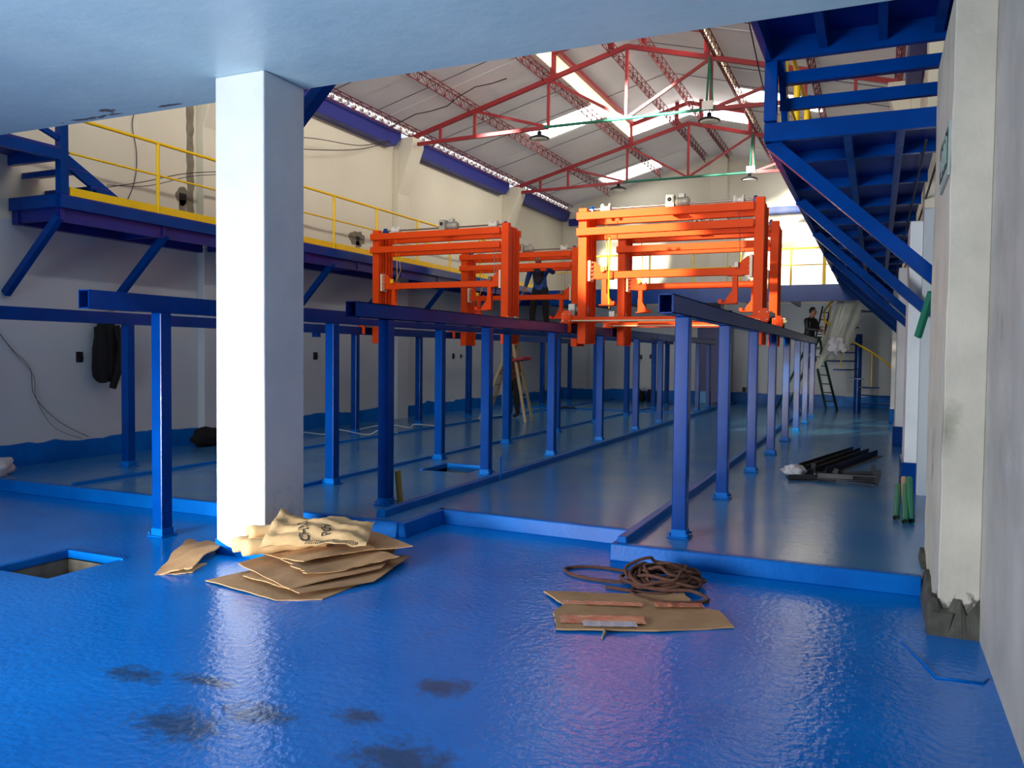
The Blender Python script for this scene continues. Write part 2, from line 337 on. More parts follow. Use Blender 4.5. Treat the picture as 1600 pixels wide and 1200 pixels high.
# ------------------------------------------------------------ roof
struct_root = bpy.data.objects.new('roof', None); C.objects.link(struct_root); struct_root['kind'] = 'structure'
LX0, LX1, LYE = -6.05, -2.95, 20.9     # raised lantern
sk = [(-7.78, -6.12, 18.0, 19.05), (-7.78, -6.12, 23.65, 24.7), (-2.88, -1.2, 18.0, 19.05), (-2.88, -1.2, 23.65, 24.7)]
def sheet(x0, x1, y0, y1, dz=0, name='roof_sheet', m='roof', th=.02, parent=None):
    b = MB(); z0, z1 = roofz(x0)+dz, roofz(x1)+dz
    b.prism([(x0, y0, z0), (x1, y0, z1), (x1, y0, z1+th), (x0, y0, z0+th)], (0, y1-y0, 0))
    return b.build(name, m, parent or struct_root)
ys = [5.2+1.16*i for i in range(18)]; ys[-1] = YB+.1
for i in range(len(ys)-1):
    y0, y1 = ys[i], ys[i+1]+.03
    for (xa, xb) in ((XL+.16, -7.8), (-7.8, -6.1), (-6.1, XC), (XC, -2.9), (-2.9, -1.2), (-1.2, XR-.1)):
        if xa >= -6.2 and xb <= -2.8 and y1 < LYE+.6: continue
        dz = .012*(i % 2)
        hit = [k for k in sk if abs(k[0]-xa) < .15 and k[3] > y0 and k[2] < y1]
        segs = [(y0, y1)]
        for k in hit:
            ns = []
            for (a, c) in segs:
                if k[2] > a: ns.append((a, min(c, k[2])))
                if k[3] < c: ns.append((max(a, k[3]), c))
            segs = ns
        for (a, c) in segs:
            if c-a > .02: sheet(xa, xb, a, c, dz)
sheet(-6.1, XC, LYE, LYE+.8); sheet(XC, -2.9, LYE, LYE+.8)
for k in sk:
    o = sheet(k[0]+.02, k[1], k[2], k[3], .03, 'skylight_panel', 'sky')
# eave light strips with ribs
for (xa, xb) in ((XL+.06, XL+.16), (XR-.1, XR)):
    sheet(xa, xb, 5.2, YB, .02, 'eave_light_strip', 'eave')
    b = MB(); y = 5.3
    while y < YB: b.bb((xa, y, roofz(xa)-.03), (xb, y+.07, roofz(xa)+.02)); y += .24
    o = b.build('eave_rib', 'roof', struct_root, stuff=True)
# lantern roof and sides
for (xa, xb) in ((LX0-.15, XC), (XC, LX1+.15)):
    for i in range(14):
        y0 = 5.2+1.13*i; y1 = min(y0+1.16, LYE+.25)
        sheet(xa, xb, y0, y1, .36+.01*(i % 2), 'lantern_sheet', 'roof')
for x in (LX0, LX1):
    b = MB(); y = 5.2
    while y < LYE:      # corrugated translucent side
        b.prism([(x-.0, y, roofz(x)-.06), (x+.03, y+.06, roofz(x)-.06), (x+.03, y+.06, roofz(x)+.36), (x, y, roofz(x)+.36)], (-.012, 0, 0))
        b.prism([(x+.03, y+.06, roofz(x)-.06), (x, y+.12, roofz(x)-.06), (x, y+.12, roofz(x)+.36), (x+.03, y+.06, roofz(x)+.36)], (-.012, 0, 0)); y += .12
    b.build('lantern_side', 'cream', struct_root)
    s = 1 if x < XC else -1
    b = MB(); b.bar((x+.08*s, 5.2, roofz(x)+.30), (x+.08*s, LYE, roofz(x)+.30), .09, .09); b.build('lantern_edge_beam', 'red', struct_root)
b = MB(); b.prism([(LX0, LYE, roofz(LX0)-.04), (XC, LYE, roofz(XC)-.04), (LX1, LYE, roofz(LX1)-.04), (LX1, LYE, roofz(LX1)+.34), (XC, LYE, roofz(XC)+.34), (LX0, LYE, roofz(LX0)+.34)], (0, .02, 0))
b.build('lantern_end_panel', 'sky', struct_root)
# dark sag rods on the roof underside
for i, y in enumerate((11.2, 12.6, 14.0, 16.5, 17.7, 19.6, 22.2, 23.3)):
    for (xa, xb) in ((XL+.3, LX0), (LX1, XR-.2)):
        MB().cyl((xa, y, roofz(xa)-.03), (xb, y, roofz(xb)-.03), .007, 5).build('sag_rod', 'dark', struct_root)
for y in (13.5, 16.6, 18.6):
    for (xa, xb) in ((LX0, XC), (XC, LX1)):
        MB().cyl((xa, y, roofz(xa)+.28), (xb, y, roofz(xb)+.28), .007, 5).build('sag_rod', 'dark', struct_root)
# trusses
def truss(Y, label):
    t = thing('roof_truss', (XC, Y, 6.05), label, 'roof truss')
    zt = lambda x: 7.42-.268*abs(x-XC)
    zb = 6.06; xs = [-9.35, -8.55, -7.74, -6.1, XC, -2.9, -1.26, -.45, .35]
    for (a, c) in ((-9.35, XC), (XC, .35)):
        MB().bar((a, Y, zt(a)), (c, Y, zt(c)), .07, .085).build('top_chord', 'red', t)
    MB().bar((-9.2, Y, 6.0), (-6.1, Y, zb), .07, .07).build('bottom_chord', 'red', t)
    MB().bar((.2, Y, 6.0), (-2.9, Y, zb), .07, .07).build('bottom_chord', 'red', t)
    for x in xs[1:-1]:
        MB().bar((x, Y, zt(x)), (x, Y, zb), .055, .055, (0, 1, 0)).build('vertical', 'red', t)
    for (a, za, c, zc) in ((-7.74, zt(-7.74), -6.1, zb), (-6.1, zt(-6.1), XC, zb), (-2.9, zt(-2.9), XC, zb), (-1.26, zt(-1.26), -2.9, zb)):
        MB().bar((a, Y, za), (c, Y, zc), .052, .052, (0, 1, 0)).build('diagonal', 'red', t)
    part_label(MB().cyl((-6.2, Y-.02, zb), (-2.8, Y-.02, zb), .03, 8).build('tie_rod', 'green', t), 'green tie rod')
    for x in (-2.97, -2.86): MB().cyl((x, Y-.05, zb+.1), (-2.93, Y-.05, zt(-2.9)), .02, 6).build('conduit', 'green', t)
    MB().box((-2.95, Y-.04, zb+.06), (.2, .06, .16)).build('junction_box', 'white', t)
    # lantern frame over the truss
    for s, x in ((1, LX0), (-1, LX1)):
        b = MB(); b.bar((x+.04*s, Y, zt(x)), (x+.04*s, Y, zt(x)+.55), .10, .08, (0, 1, 0)); b.bar((XC-.32*s, Y, zt(XC)), (XC-.30*s, Y, zt(XC)+.55), .10, .08, (0, 1, 0))
        b.bar((x, Y, zt(x)+.50), (XC, Y, zt(XC)+.50), .12, .10); b.build('lantern_frame', 'red', t)
truss(9.7, 'red roof truss nearest the camera hidden above the slab edge')
truss(15.3, 'nearer red steel roof truss in view with green tie rod')
truss(LYE, 'farther red steel roof truss with bright opening above it')
# lattice purlins
def purlin(x, y0, y1, label, dz=0, flip=1, steep=0, depth=.2, w=.12, ny=.34):
    z = roofz(x)+dz-.05
    t = thing('lattice_purlin', (x, (y0+y1)/2, z-depth), label, 'roof purlin')
    for dx in (-w/2, w/2): MB().cyl((x+dx, y0, z), (x+dx, y1, z), .011, 5).build('chord', 'lat', t)
    MB().cyl((x, y0, z-depth), (x, y1, z-depth), .012, 5).build('chord', 'lat', t)
    b = MB(); y = y0; k = 0
    while y+ny < y1:
        for dx in (-w/2, w/2):
            b.tube([(x+dx, y, z), (x, y+ny/2, z-depth), (x+dx, y+ny, z)], .008, 4, smooth=False)
        b.cyl((x-w/2, y, z), (x+w/2, y, z), .006, 4); y += ny
    b.build('lacing', 'lat', t, stuff=True)
    return t
purlin(XL+.33, 5.2, YB-.1, 'dark red lattice purlin running along the top of the left wall')
purlin(-7.85, 5.2, YB-.5, 'red lattice purlin on the left roof slope, nearer the left wall')
purlin(-6.2, 5.2, YB-.5, 'red lattice purlin under the left side of the raised roof light')
purlin(-4.85, 5.2, YB-.5, 'left one of the two red lattice purlins at the ridge', dz=.28 if False else 0)
purlin(-4.15, 5.2, YB-.5, 'right one of the two red lattice purlins at the ridge')
purlin(-2.85, 5.2, YB-.5, 'red lattice purlin under the right side of the raised roof light')
purlin(-1.2, 5.2, YB-.5, 'red lattice purlin on the right roof slope behind the blue steps')
purlin(XR-.33, 5.2, YB-.1, 'lattice purlin along the top of the right wall')
# loose cable pair under the roof
b = MB(); b.tube([(-9.2+.33*i, 14.3+.05*math.sin(i*2), 6.10+.088*i+.05*math.sin(i*1.3)) for i in range(9)], .011, 5)
tag(b.build('roof_cable', 'dark'), 'thin dark cable slung under the left roof slope', 'cable')
# navy eave beams between pilasters
def eave(y0, y1, xw, s, label):
    b = MB(); b.prism([(xw+.02*s, y0, 6.24), (xw+.02*s, y1-.0, 6.24), (xw+.02*s, y1, 6.08), (xw+.02*s, y1-.22, 5.88), (xw+.02*s, y0+.22, 5.88), (xw+.02*s, y0, 6.08)], (.22*s, 0, 0))
    tag(b.build('eave_beam', 'navy', org=((xw+.12*s), (y0+y1)/2, 5.88), bevel=.008), label, 'beam')
eave(10.1, 15.05, XL, 1, 'navy beam at top of left wall nearest the white column')
eave(15.6, 20.65, XL, 1, 'navy beam at top of left wall between the two pilaster heads')
eave(21.2, YB-.02, XL, 1, 'navy beam at top of left wall reaching the back corner')
eave(10.1, 15.05, XR, -1, 'navy beam at top of right wall above the blue walkway, near half')
eave(15.6, 20.65, XR, -1, 'navy beam at top of right wall above the blue walkway, far half')
tag(MB().bb((XL+.25, YB-.14, 5.74), (-4.76, YB-.01, 5.96)).build('eave_beam', 'navy'), 'blue beam across back wall left of the pier', 'beam')
tag(MB().bb((-4.24, YB-.14, 5.74), (XR-.25, YB-.01, 5.96)).build('eave_beam', 'steel'), 'blue beam across back wall right of the pier', 'beam')
# high bay lamps
def bay(x, Y, z, label):
    t = thing('pendant_lamp', (x, Y, z-.1), label, 'lamp')
    b = MB(); b.lathe((x, Y, z), [(.001, .11), (.04, .11), (.045, .04), (.10, .025), (.20, -.02), (.205, -.04), (.17, -.045)], 24); b.build('lamp_shade', 'iron', t)
    MB().lathe((x, Y, z), [(.001, -.035), (.165, -.038), (.17, -.045), (.001, -.046)], 24).build('diffuser', 'lens', t)
    MB().cyl((x, Y, z+.10), (x, Y, 6.04), .012, 6).build('hanger', 'iron', t)
bay(-6.28, 15.28, 5.88, 'round black high-bay lamp under near truss, left side')
bay(-2.92, 15.28, 5.88, 'round black high-bay lamp under near truss, right side')
bay(-6.32, LYE-.02, 5.92, 'round black high-bay lamp under far truss, left side')
bay(-2.98, LYE-.02, 5.92, 'round black high-bay lamp under far truss, right side')

# ------------------------------------------------------------ columns
t = thing('concrete_column', (-4.31, 4.94, 0), 'square white column with stained foot standing left of centre', 'column')
MB().bb((-4.56, 4.72, .0), (-4.10, 5.18, 3.58)).build('shaft', 'colm', t, bevel=.012)
b = MB(); x0, x1, y0, y1 = -4.566, -4.094, 4.714, 5.186
n = 14
for i in range(n):      # blue painted foot with a wavy top
    xa, xb = x0+(x1-x0)*i/n, x0+(x1-x0)*(i+1)/n; h = lambda x: .12-.07*math.sin(PI*(x-x0)/(x1-x0))
    b.prism([(xa, y0, 0), (xb, y0, 0), (xb, y0, h(xb)), (xa, y0, h(xa))], (0, .004, 0))
b.bb((x1-.004, y0, 0), (x1, y1, .11)).bb((x0, y0, 0), (x0+.004, y1, .12))
part_label(b.build('painted_foot', 'kerb', t), 'blue painted foot of the column')
def rcol(y0, y1, h, label, m='colm', top=3.0, blue=True):
    t = thing('concrete_column', (.42, (y0+y1)/2, .0), label, 'column')
    b = MB(); b.bb((.29, y0, 0), (XR, y1, h)); b.build('shaft', m, t, bevel=.012)
    if blue: MB().bb((.265, y0-.03, .1), (XR, y1+.02, .42)).build('painted_foot', 'steel', t, bevel=.008)
t = thing('concrete_column', (.45, 5.85, 0), 'bare concrete pier in right foreground with dark broken foot', 'column')
b = MB(); nz = 26; rnd = random.Random(8); ring = []
for k in range(nz+1):
    z = .0+3.58*k/nz; e = lambda: rnd.uniform(-.004, .004); ring += [(.345+e(), 5.12+e(), z), (XR, 5.12+e(), z), (XR, 6.6, z), (.345+e(), 6.6+e(), z)]
b.add(ring, [(4*k+i, 4*k+(i+1) % 4, 4*k+4+(i+1) % 4, 4*k+4+i) for k in range(nz) for i in range(4)]+[(0, 1, 2, 3), tuple(4*nz+i for i in range(4))]); b.build('shaft', 'conc', t, bevel=.006)
b = MB(); n = 16; top = []
for i in range(n+1): top.append(.17+.05*math.sin(i*.9)+rnd.uniform(-.015, .02))
for i in range(n):
    xa, xb = .292+(XR-.292)*i/n, .292+(XR-.292)*(i+1)/n; b.prism([(xa, 5.075, 0), (xb, 5.075, 0), (xb, 5.075+.03, top[i+1]), (xa, 5.075+.03, top[i])], (0, .1, 0))
    ya, yb = 5.08+1.53*i/n, 5.08+1.53*(i+1)/n; b.prism([(.292, ya, 0), (.292, yb, 0), (.32, yb, top[-i-1]*.8), (.32, ya, top[-i]*.8)], (.1, 0, 0))
part_label(b.build('broken_foot', mat('dark_render', srgb(92, 90, 80), .9, nscale=9, col2=srgb(64, 62, 56), bump=.6, bscale=30), t), 'dark chipped cement foot')
rcol(9.72, 10.5, 3.0, 'white pier with blue foot on right wall, second from camera')
rcol(14.7, 15.4, 3.0, 'white pier with blue foot on right wall, third from camera')
rcol(19.6, 20.2, 3.0, 'white pier on right wall beside the spiral stair')
b = MB(); b.tube([(.16, 4.88, 0), (.24, 4.62, .004), (.30, 4.40, .004), (.50, 4.42, .004), (.53, 4.5, 0)], .006, 6)
struct(b.build('trim_11', 'kerb'))
# exit sign on the pier
sx, sy, sz = .345, 5.50, 2.72
t = thing('exit_sign', (sx, sy, sz-.14), 'small green pictogram sign on the side of the right pier', 'sign')
MB().bb((sx-.012, sy-.32, sz-.15), (sx-.001, sy+.32, sz+.15)).build('panel', 'signwhite', t)
MB().bb((sx-.016, sy-.29, sz-.09), (sx-.011, sy+.29, sz+.12)).build('green_field', 'signgreen', t)
b = MB(); X0, X1 = sx-.020, sx-.015
b.bb((X0, sy-.25, sz-.07), (X1, sy-.23, sz+.10)).bb((X0, sy-.04, sz-.07), (X1, sy-.02, sz+.10)).bb((X0, sy-.25, sz+.08), (X1, sy-.02, sz+.10))
b.bar((X0+.002, sy-.19, sz+.03), (X0+.002, sy-.10, sz-.06), .005, .022, (1, 0, 0)).bar((X0+.002, sy-.18, sz-.06), (X0+.002, sy-.10, sz+.03), .005, .022, (1, 0, 0)).sphere((X0+.002, sy-.13, sz+.055), (.004, .018, .018), 8, 5)
b.prism([(X0, sy+.04, sz), (X0, sy+.12, sz+.08), (X0, sy+.12, sz+.03), (X0, sy+.24, sz+.03), (X0, sy+.24, sz-.03), (X0, sy+.12, sz-.03), (X0, sy+.12, sz-.08)], (.005, 0, 0))
b.build('pictogram', 'signwhite', t)
# diagonal blue brace behind the column
t = thing('diagonal_brace', (-4.25, 5.45, 3.3), 'dark blue diagonal steel brace rising from behind the white column', 'brace')
MB().bar((-4.72, 5.5, 3.16), (-3.75, 5.5, 4.1), .09, .115, (0, 1, 0)).build('channel', 'steel', t, bevel=.004)
MB().bb((-3.85, 5.2, 3.95), (-3.65, 5.56, 4.15)).build('end_plate', 'steel', t)
MB().bb((-4.82, 5.18, 3.08), (-4.62, 5.56, 3.24)).build('end_plate', 'steel', t)

# ------------------------------------------------------------ runway frames (posts and beams)
PW = .112
bp = MB().box((0, 0, .875), (PW, PW, 1.75)); proto_post = bp.build('post', 'steel', bevel=.008); proto_post_mesh = proto_post.data
bq = MB().box((0, 0, .006), (.17, .17, .012)).box((0, 0, .035), (PW+.012, PW+.012, .07)); proto_foot = bq.build('foot_plate', 'kerb', bevel=.005)
bw = MB()
for sx in (-1, 1):
    for sy_ in (-1, 1): bw.lathe((sx*.07, sy_*.07, 0), [(.001, .03), (.01, .03), (.012, .01)], 6)
proto_bolt = bw.build('anchor_bolts', 'kerb')
def frame(x, ylist, y0, y1, label, z0s=None):
    t = thing('runway_frame', (x, (y0+y1)/2, .1), label, 'steel frame')
    ww, hh, w = .11, .14, .008; b = MB(); z = 1.92
    b.bb((x-ww/2, y0, z-hh/2), (x-ww/2+w, y1, z+hh/2)).bb((x+ww/2-w, y0, z-hh/2), (x+ww/2, y1, z+hh/2)).bb((x-ww/2, y0, z+hh/2-w), (x+ww/2, y1, z+hh/2)).bb((x-ww/2, y0, z-hh/2), (x+ww/2, y1, z-hh/2+w))
    b.bb((x-ww/2+w, y0+.15, z-hh/2+w), (x+ww/2-w, y0+.16, z+hh/2-w))
    b.build('runway_beam', 'steel', t)
    for y in ylist:
        zf = 0 if y < 5.8 else .1
        o = inst(proto_post, Vector((x, y, .1))-t.location, t)
        if zf == 0: o.scale = (1, 1, 1.85/1.75); o.location = Vector((x, y, 0))-t.location
        f = inst(proto_foot, Vector((x, y, zf+.001))-t.location, t)
        if y < 16: inst(proto_bolt, Vector((0, 0, .012)), f)
frame(-1.40, (6.44, 8.38, 10.46, 12.5, 14.55, 16.6, 18.65, 20.6), 5.84, 21.2, 'right-hand row of blue posts under a beam with open box end')
frame(-4.22, (6.54, 8.72, 10.85, 13.07, 15.3, 17.2, 19.2, 21.2, 22.7), 5.97, 23.4, 'centre row of blue posts and beam starting right of the white column')
frame(-5.40, (4.98, 7.3, 9.7, 11.9, 14.15, 16.44, 18.75, 21.3, 22.8), 4.26, 23.3, 'blue post row whose beam starts left of the white column')
frame(-8.42, (7.25, 9.7, 12.05, 14.25, 16.45, 18.7, 20.9, 23.1), 2.6, 23.3, 'blue post and beam row nearest the left wall')
for p in (proto_post, proto_foot, proto_bolt): bpy.data.objects.remove(p)
# small end plates hanging below the left wall beam
t = thing('beam_clip', (-8.42, 11.0, 1.8), 'small blue clip plate under the beam nearest the left wall', 'clip')
MB().bb((-8.47, 10.9, 1.78), (-8.37, 11.0, 1.85)).build('plate', 'steel', t)
for (y, px) in ((8.35, 0), ):
    o = MB().cyl((-3.86, y, .12), (-3.86, y, .38), .013, 8).build('threaded_rod', 'kerb'); tag(o, 'short painted rod sticking up from the centre floor kerb', 'rod')
o = MB().cyl((-5.5, 6.9, .12), (-5.5, 6.9, .3), .012, 8).build('threaded_rod', 'kerb'); tag(o, 'short painted rod stub on the kerb left of centre', 'rod')

# ------------------------------------------------------------ gantries
def motor(b, c, s=1, axis='Y'):
    x, y, z = c
    b.box((x, y, z), (.10*s, .12*s, .17*s)).box((x-.0, y-.066*s, z+.03*s), (.08*s, .02*s, .08*s))
    b.lathe((x+.13*s, y+.02, z+.0), [(.001, -.09*s), (.055*s, -.09*s), (.06*s, .07*s), (.05*s, .10*s), (.001, .10*s)], 14, 'X')
    for k in range(6): b.lathe((x+.09*s+.022*s*k, y+.02, z), [(.055*s, 0), (.068*s, 0), (.068*s, .008*s), (.055*s, .008*s)], 14, 'X')
    b.box((x+.14*s, y, z+.075*s), (.07*s, .07*s, .05*s))
GW = 2.52
def gantry(x0, y0, label):
    t = thing('lifting_gantry', (x0+GW/2, y0+.2, 1.70), label, 'gantry', None)
    X = lambda x: x0+x
    Y = lambda y: y0+y
    for side, xm in ((1, 0), (-1, GW)):
        mst = MB().bb((X(xm-.065), Y(0), 1.70), (X(xm+.065), Y(.10), 3.70)).build('mast', 'orange', t, bevel=.006)
        for k in range(3):
            MB().bb((X(xm-.05), Y(.135+.11*k), 1.71), (X(xm+.05), Y(.205+.11*k), 3.66)).build('mast_channel', 'orange', mst, bevel=.014)
        MB().bb((X(xm-.055), Y(.10), 1.72), (X(xm-.02), Y(.46), 3.64)).build('mast_web', 'orange', mst)
        MB().bb((X(xm-.065), Y(.44), 1.70), (X(xm+.065), Y(.46), 3.62)).build('mast_back', 'orange', mst)
    for z in (3.575, 3.345):
        MB().bb((X(-.075), Y(-.07), z-.055), (X(GW-.066), Y(-.002), z+.055)).build('cross_beam', 'orange', t, bevel=.005)
        MB().bb((X(-.06), Y(.462), z-.055), (X(GW+.06), Y(.54), z+.055)).build('cross_beam', 'orange', t, bevel=.005)
    # shaft with spools, bearings, drive
    zs = 3.705
    MB().cyl((X(.07), Y(.2), zs), (X(GW-.07), Y(.2), zs), .014, 8).build('shaft', 'shaft', t)
    for xb in (.08, GW-.08):
        b = MB(); b.bb((X(xb-.03), Y(.14), 3.63), (X(xb+.03), Y(.26), 3.70)); b.lathe((X(xb-.02), Y(.2), zs), [(.001, 0), (.05, 0), (.05, .04), (.001, .04)], 14, 'X'); part_label(b.build('bearing_block', 'steel', t), 'blue bearing block')
    for xb in (.30, GW-.30):
        b = MB(); b.lathe((X(xb), Y(.2), zs+.0), [(.001, -.07), (.075, -.07), (.075, -.045), (.035, -.03), (.035, .03), (.075, .045), (.075, .07), (.001, .07)], 18, 'X'); part_label(b.build('strap_spool', 'white', t), 'white strap spool')
    b = MB(); motor(b, (X(GW*.5), Y(.2), zs+.03), 1.15); g = b.build('hoist_motor', 'grey', t)
    b = MB(); b.lathe((X(GW*.5), Y(.11), zs+.06), [(.001, 0), (.032, 0), (.032, .012), (.001, .012)], 14, 'Y'); b.build('motor_cap', 'iron', g)
    MB().bb((X(GW*.5-.1), Y(.1), 3.63), (X(GW*.5+.1), Y(.3), 3.645)).build('motor_plate', 'orange', t)
    # lifting beam
    lb = MB().bb((X(.10), Y(.10), 2.665), (X(GW-.10), Y(.20), 2.765)).build('lift_beam', 'orange', t, bevel=.004)
    for s, xg in ((1, .10), (-1, GW-.10)):
        MB().prism([(X(xg), Y(.11), 2.92), (X(xg), Y(.11), 2.66), (X(xg+.27*s), Y(.11), 2.66), (X(xg+.27*s), Y(.11), 2.75), (X(xg+.06*s), Y(.11), 2.92)], (0, .02, 0)).build('gusset', 'orange', lb)
        MB().bb((X(xg-.02), Y(.03), 2.63), (X(xg+.015), Y(.20), 2.93)).build('guide_plate', mat_cream, lb)
        b = MB()
        for k in range(5): b.lathe((X(xg+.03*s), Y(.08), 2.66+.06*k), [(.001, -.008), (.012, -.008), (.012, .004), (.001, .004)], 6, 'Y')
        b.build('bolts', 'grey', lb)
        xa = xg+.22*s
        hk = MB().bb((X(xa-.035), Y(.08), 2.30), (X(xa+.035), Y(.16), 2.665)).build('lift_arm', 'orange', t, bevel=.003)
        MB().prism([(X(xa), Y(.075), 2.50), (X(xa+.14*s), Y(.075), 2.30), (X(xa+.14*s), Y(.075), 2.26), (X(xa-.04*s), Y(.075), 2.26), (X(xa-.04*s), Y(.075), 2.5)], (0, .012, 0)).build('arm_plate', 'orange', hk)
        MB().bb((X(xa-.04*s), Y(-.05), 2.26), (X(xa+.19*s), Y(.14), 2.275)).build('arm_foot', 'orange', hk)
        MB().bb((X(xa+.15*s), Y(-.06), 2.27), (X(xa+.20*s), Y(.04), 2.32)).build('arm_lip', 'orange', hk)
        b = MB()
        for k in (-.08, 0, .08): b.cyl((X(xa+k), Y(.15), 2.76), (X(xa+k), Y(.15), 2.79), .012, 6)
        b.bb((X(xa-.11), Y(.08), 2.655), (X(xa+.11), Y(.22), 2.666)); b.build('clamp', 'orange', lb)
    # travel rail and carriages
    rb = MB().bb((X(-.10), Y(-.16), 2.02), (X(GW+.04), Y(-.09), 2.09)).build('travel_beam', 'orange', t, bevel=.003)
    MB().cyl((X(-.12), Y(-.17), 2.035), (X(GW+.02), Y(-.17), 2.035), .011, 8).build('drive_shaft', mat_cream, rb)
    MB().bb((X(-.10), Y(.50), 2.03), (X(GW+.04), Y(.56), 2.08)).build('rear_travel_beam', 'orange', t, bevel=.003)
    for s, xg in ((-1, -.17), (1, GW+.10)):
        b = MB(); q = .078
        pl = [(-q, .04), (-q*.6, 0), (q*.6, 0), (q, .04), (q, .15), (q*.5, .20), (-q*.5, .20), (-q, .15)]
        b.prism([(X(xg+a), Y(-.19), 1.985+c) for a, c in pl], (0, .015, 0))
        if s < 0: b.bb((X(xg+.02), Y(-.19), 1.86), (X(xg+.075), Y(-.175), 1.99)).bb((X(xg-.1), Y(-.18), 2.0), (X(xg+.1), Y(.56), 2.02))
        cp = b.build('carriage', 'orange', t)
        b = MB()
        for (a, c) in ((-.05, .05), (.05, .05), (-.05, .15), (.05, .15)): b.lathe((X(xg+a), Y(-.195), 1.985+c), [(.001, -.006), (.009, -.006), (.009, .004)], 6, 'Y')
        b.build('bolts', 'white', cp)
        b = MB()
        for yy in (-.08, .50): b.lathe((X(xg-.0), Y(yy), 2.045), [(.001, -.03), (.055, -.03), (.055, .03), (.001, .03)], 16, 'X')
        b.build('wheel', 'iron', cp)
        b = MB(); motor(b, (X(xg+.0-(.02 if s > 0 else 0)), Y(.1), 2.21 if s < 0 else 2.10), 1.0 if s < 0 else .6); b.build('drive_motor', 'grey', cp)
    # hoist straps
    for xb, c in ((.30, 'yellow'), (GW-.30, 'shaft')):
        b = MB(); b.tube([(X(xb), Y(.16), 3.64), (X(xb+.01), Y(.2), 3.3), (X(xb+.03), Y(.19), 2.9), (X(xb), Y(.18), 2.76)], .006, 4)
        b.tube([(X(xb+.06), Y(.2), 3.3), (X(xb+.08), Y(.22), 3.0), (X(xb+.03), Y(.2), 2.86)], .004, 4)
        b.box((X(xb), Y(.07), 2.80), (.05, .04, .07)); b.build('hoist_strap', c, t)
    return t
mat_cream = mat('cream_guide', srgb(246, 226, 190), .4)
g3 = gantry(-4.02, 11.5, 'orange-red gantry right of centre, nearest and tallest in view')
def dupg(x0, y0, label):
    c = copy_tree(g3); c.location = (x0+GW/2, y0+.2, 1.70); c['label'] = label; return c
dupg(-4.06, 13.65, 'orange-red gantry directly behind the tall right-hand one')
dupg(-8.17, 12.3, 'orange-red gantry at far left, above the left bay of posts')
dupg(-8.13, 15.6, 'orange-red gantry behind the left one, with the worker in blue behind it')
tag(MB().tube([(-3.62, 11.55, 3.28), (-3.60, 11.5, 2.9), (-3.61, 11.5, 2.5), (-3.6, 11.52, 2.22)], .012, 6).build('yellow_strap', 'yellow'), 'loose yellow strap hanging from the nearest right-hand gantry', 'strap')
# white card hanging in the gantry opening
tag(MB().bb((-3.86, 11.95, 2.93), (-3.36, 11.96, 3.27)).build('hanging_sheet', 'white'), 'blank white sheet hanging in left end of the tall gantry', 'sheet') if False else None

# ------------------------------------------------------------ walkways
ZT = 3.35
def railing(t, pts_fn, a0, a1, posts, name='railing', toe=True, kind='Y', c=0):
    P = (lambda a, z: (c, a, z)) if kind == 'Y' else (lambda a, z: (a, c, z))
    rl = MB().cyl(P(a0, ZT+.92), P(a1, ZT+.92), .022, 8).build(name, 'yellow', t)
    MB().cyl(P(a0, ZT+.50), P(a1, ZT+.50), .014, 8).build('mid_rail', 'yellow', rl)
    for a in posts: MB().cyl(P(a, ZT), P(a, ZT+.92), .024, 8).build('rail_post', 'yellow', rl)
    if toe:
        o = MB()
        if kind == 'Y': o.bb((c-.012, a0, ZT+.0), (c+.012, a1, ZT+.10))
        else: o.bb((a0, c-.012, ZT), (a1, c+.012, ZT+.10))
        o.build('toe_board', 'yellow', rl)
# left walkway
XE = -8.72
t = thing('left_walkway', ((XL+XE)/2, 14.2, 3.0), 'blue steel walkway with yellow railing along the left wall', 'walkway')
MB().bb((XL+.16, 6.6, ZT-.02), (XE, 21.8, ZT)).build('deck_plate', 'deck', t)
MB().bb((XL+.01, 6.6, 3.04), (XL+.12, 21.8, ZT-.02)).build('wall_channel', 'deck', t)
MB().bb((XE-.05, 6.6, ZT-.15), (XE, 21.8, ZT-.02)).build('edge_channel', 'steel', t)
MB().bb((XE-.10, 6.6, 3.04), (XE-.07, 21.8, ZT-.02)).build('inner_stringer', 'deck', t)
for i in range(11):
    y = 6.65+1.5*i; MB().bb((XL+.12, y-.03, 3.06), (XE-.05, y+.03, ZT-.02)).build('joist', 'deck', t)
for (yt, yf, zf) in ((6.63, 6.5, 2.2), (8.2, 7.95, 2.1), (10.0, 9.9, 2.2), (11.9, 11.8, 2.2), (13.9, 13.9, 2.25), (16.1, 16.2, 2.3), (18.3, 18.5, 2.3), (20.4, 20.6, 2.3)):
    MB().bar((XE-.08, yt, 3.10), (XL+.02, yf, zf), .09, .08, (0, 1, 0)).build('brace', 'steel', t, bevel=.004)
railing(t, None, 6.72, 21.8, (8.02, 9.9, 11.85, 13.2, 14.7, 16.1, 17.6, 19.2, 20.7), c=XE-.02)
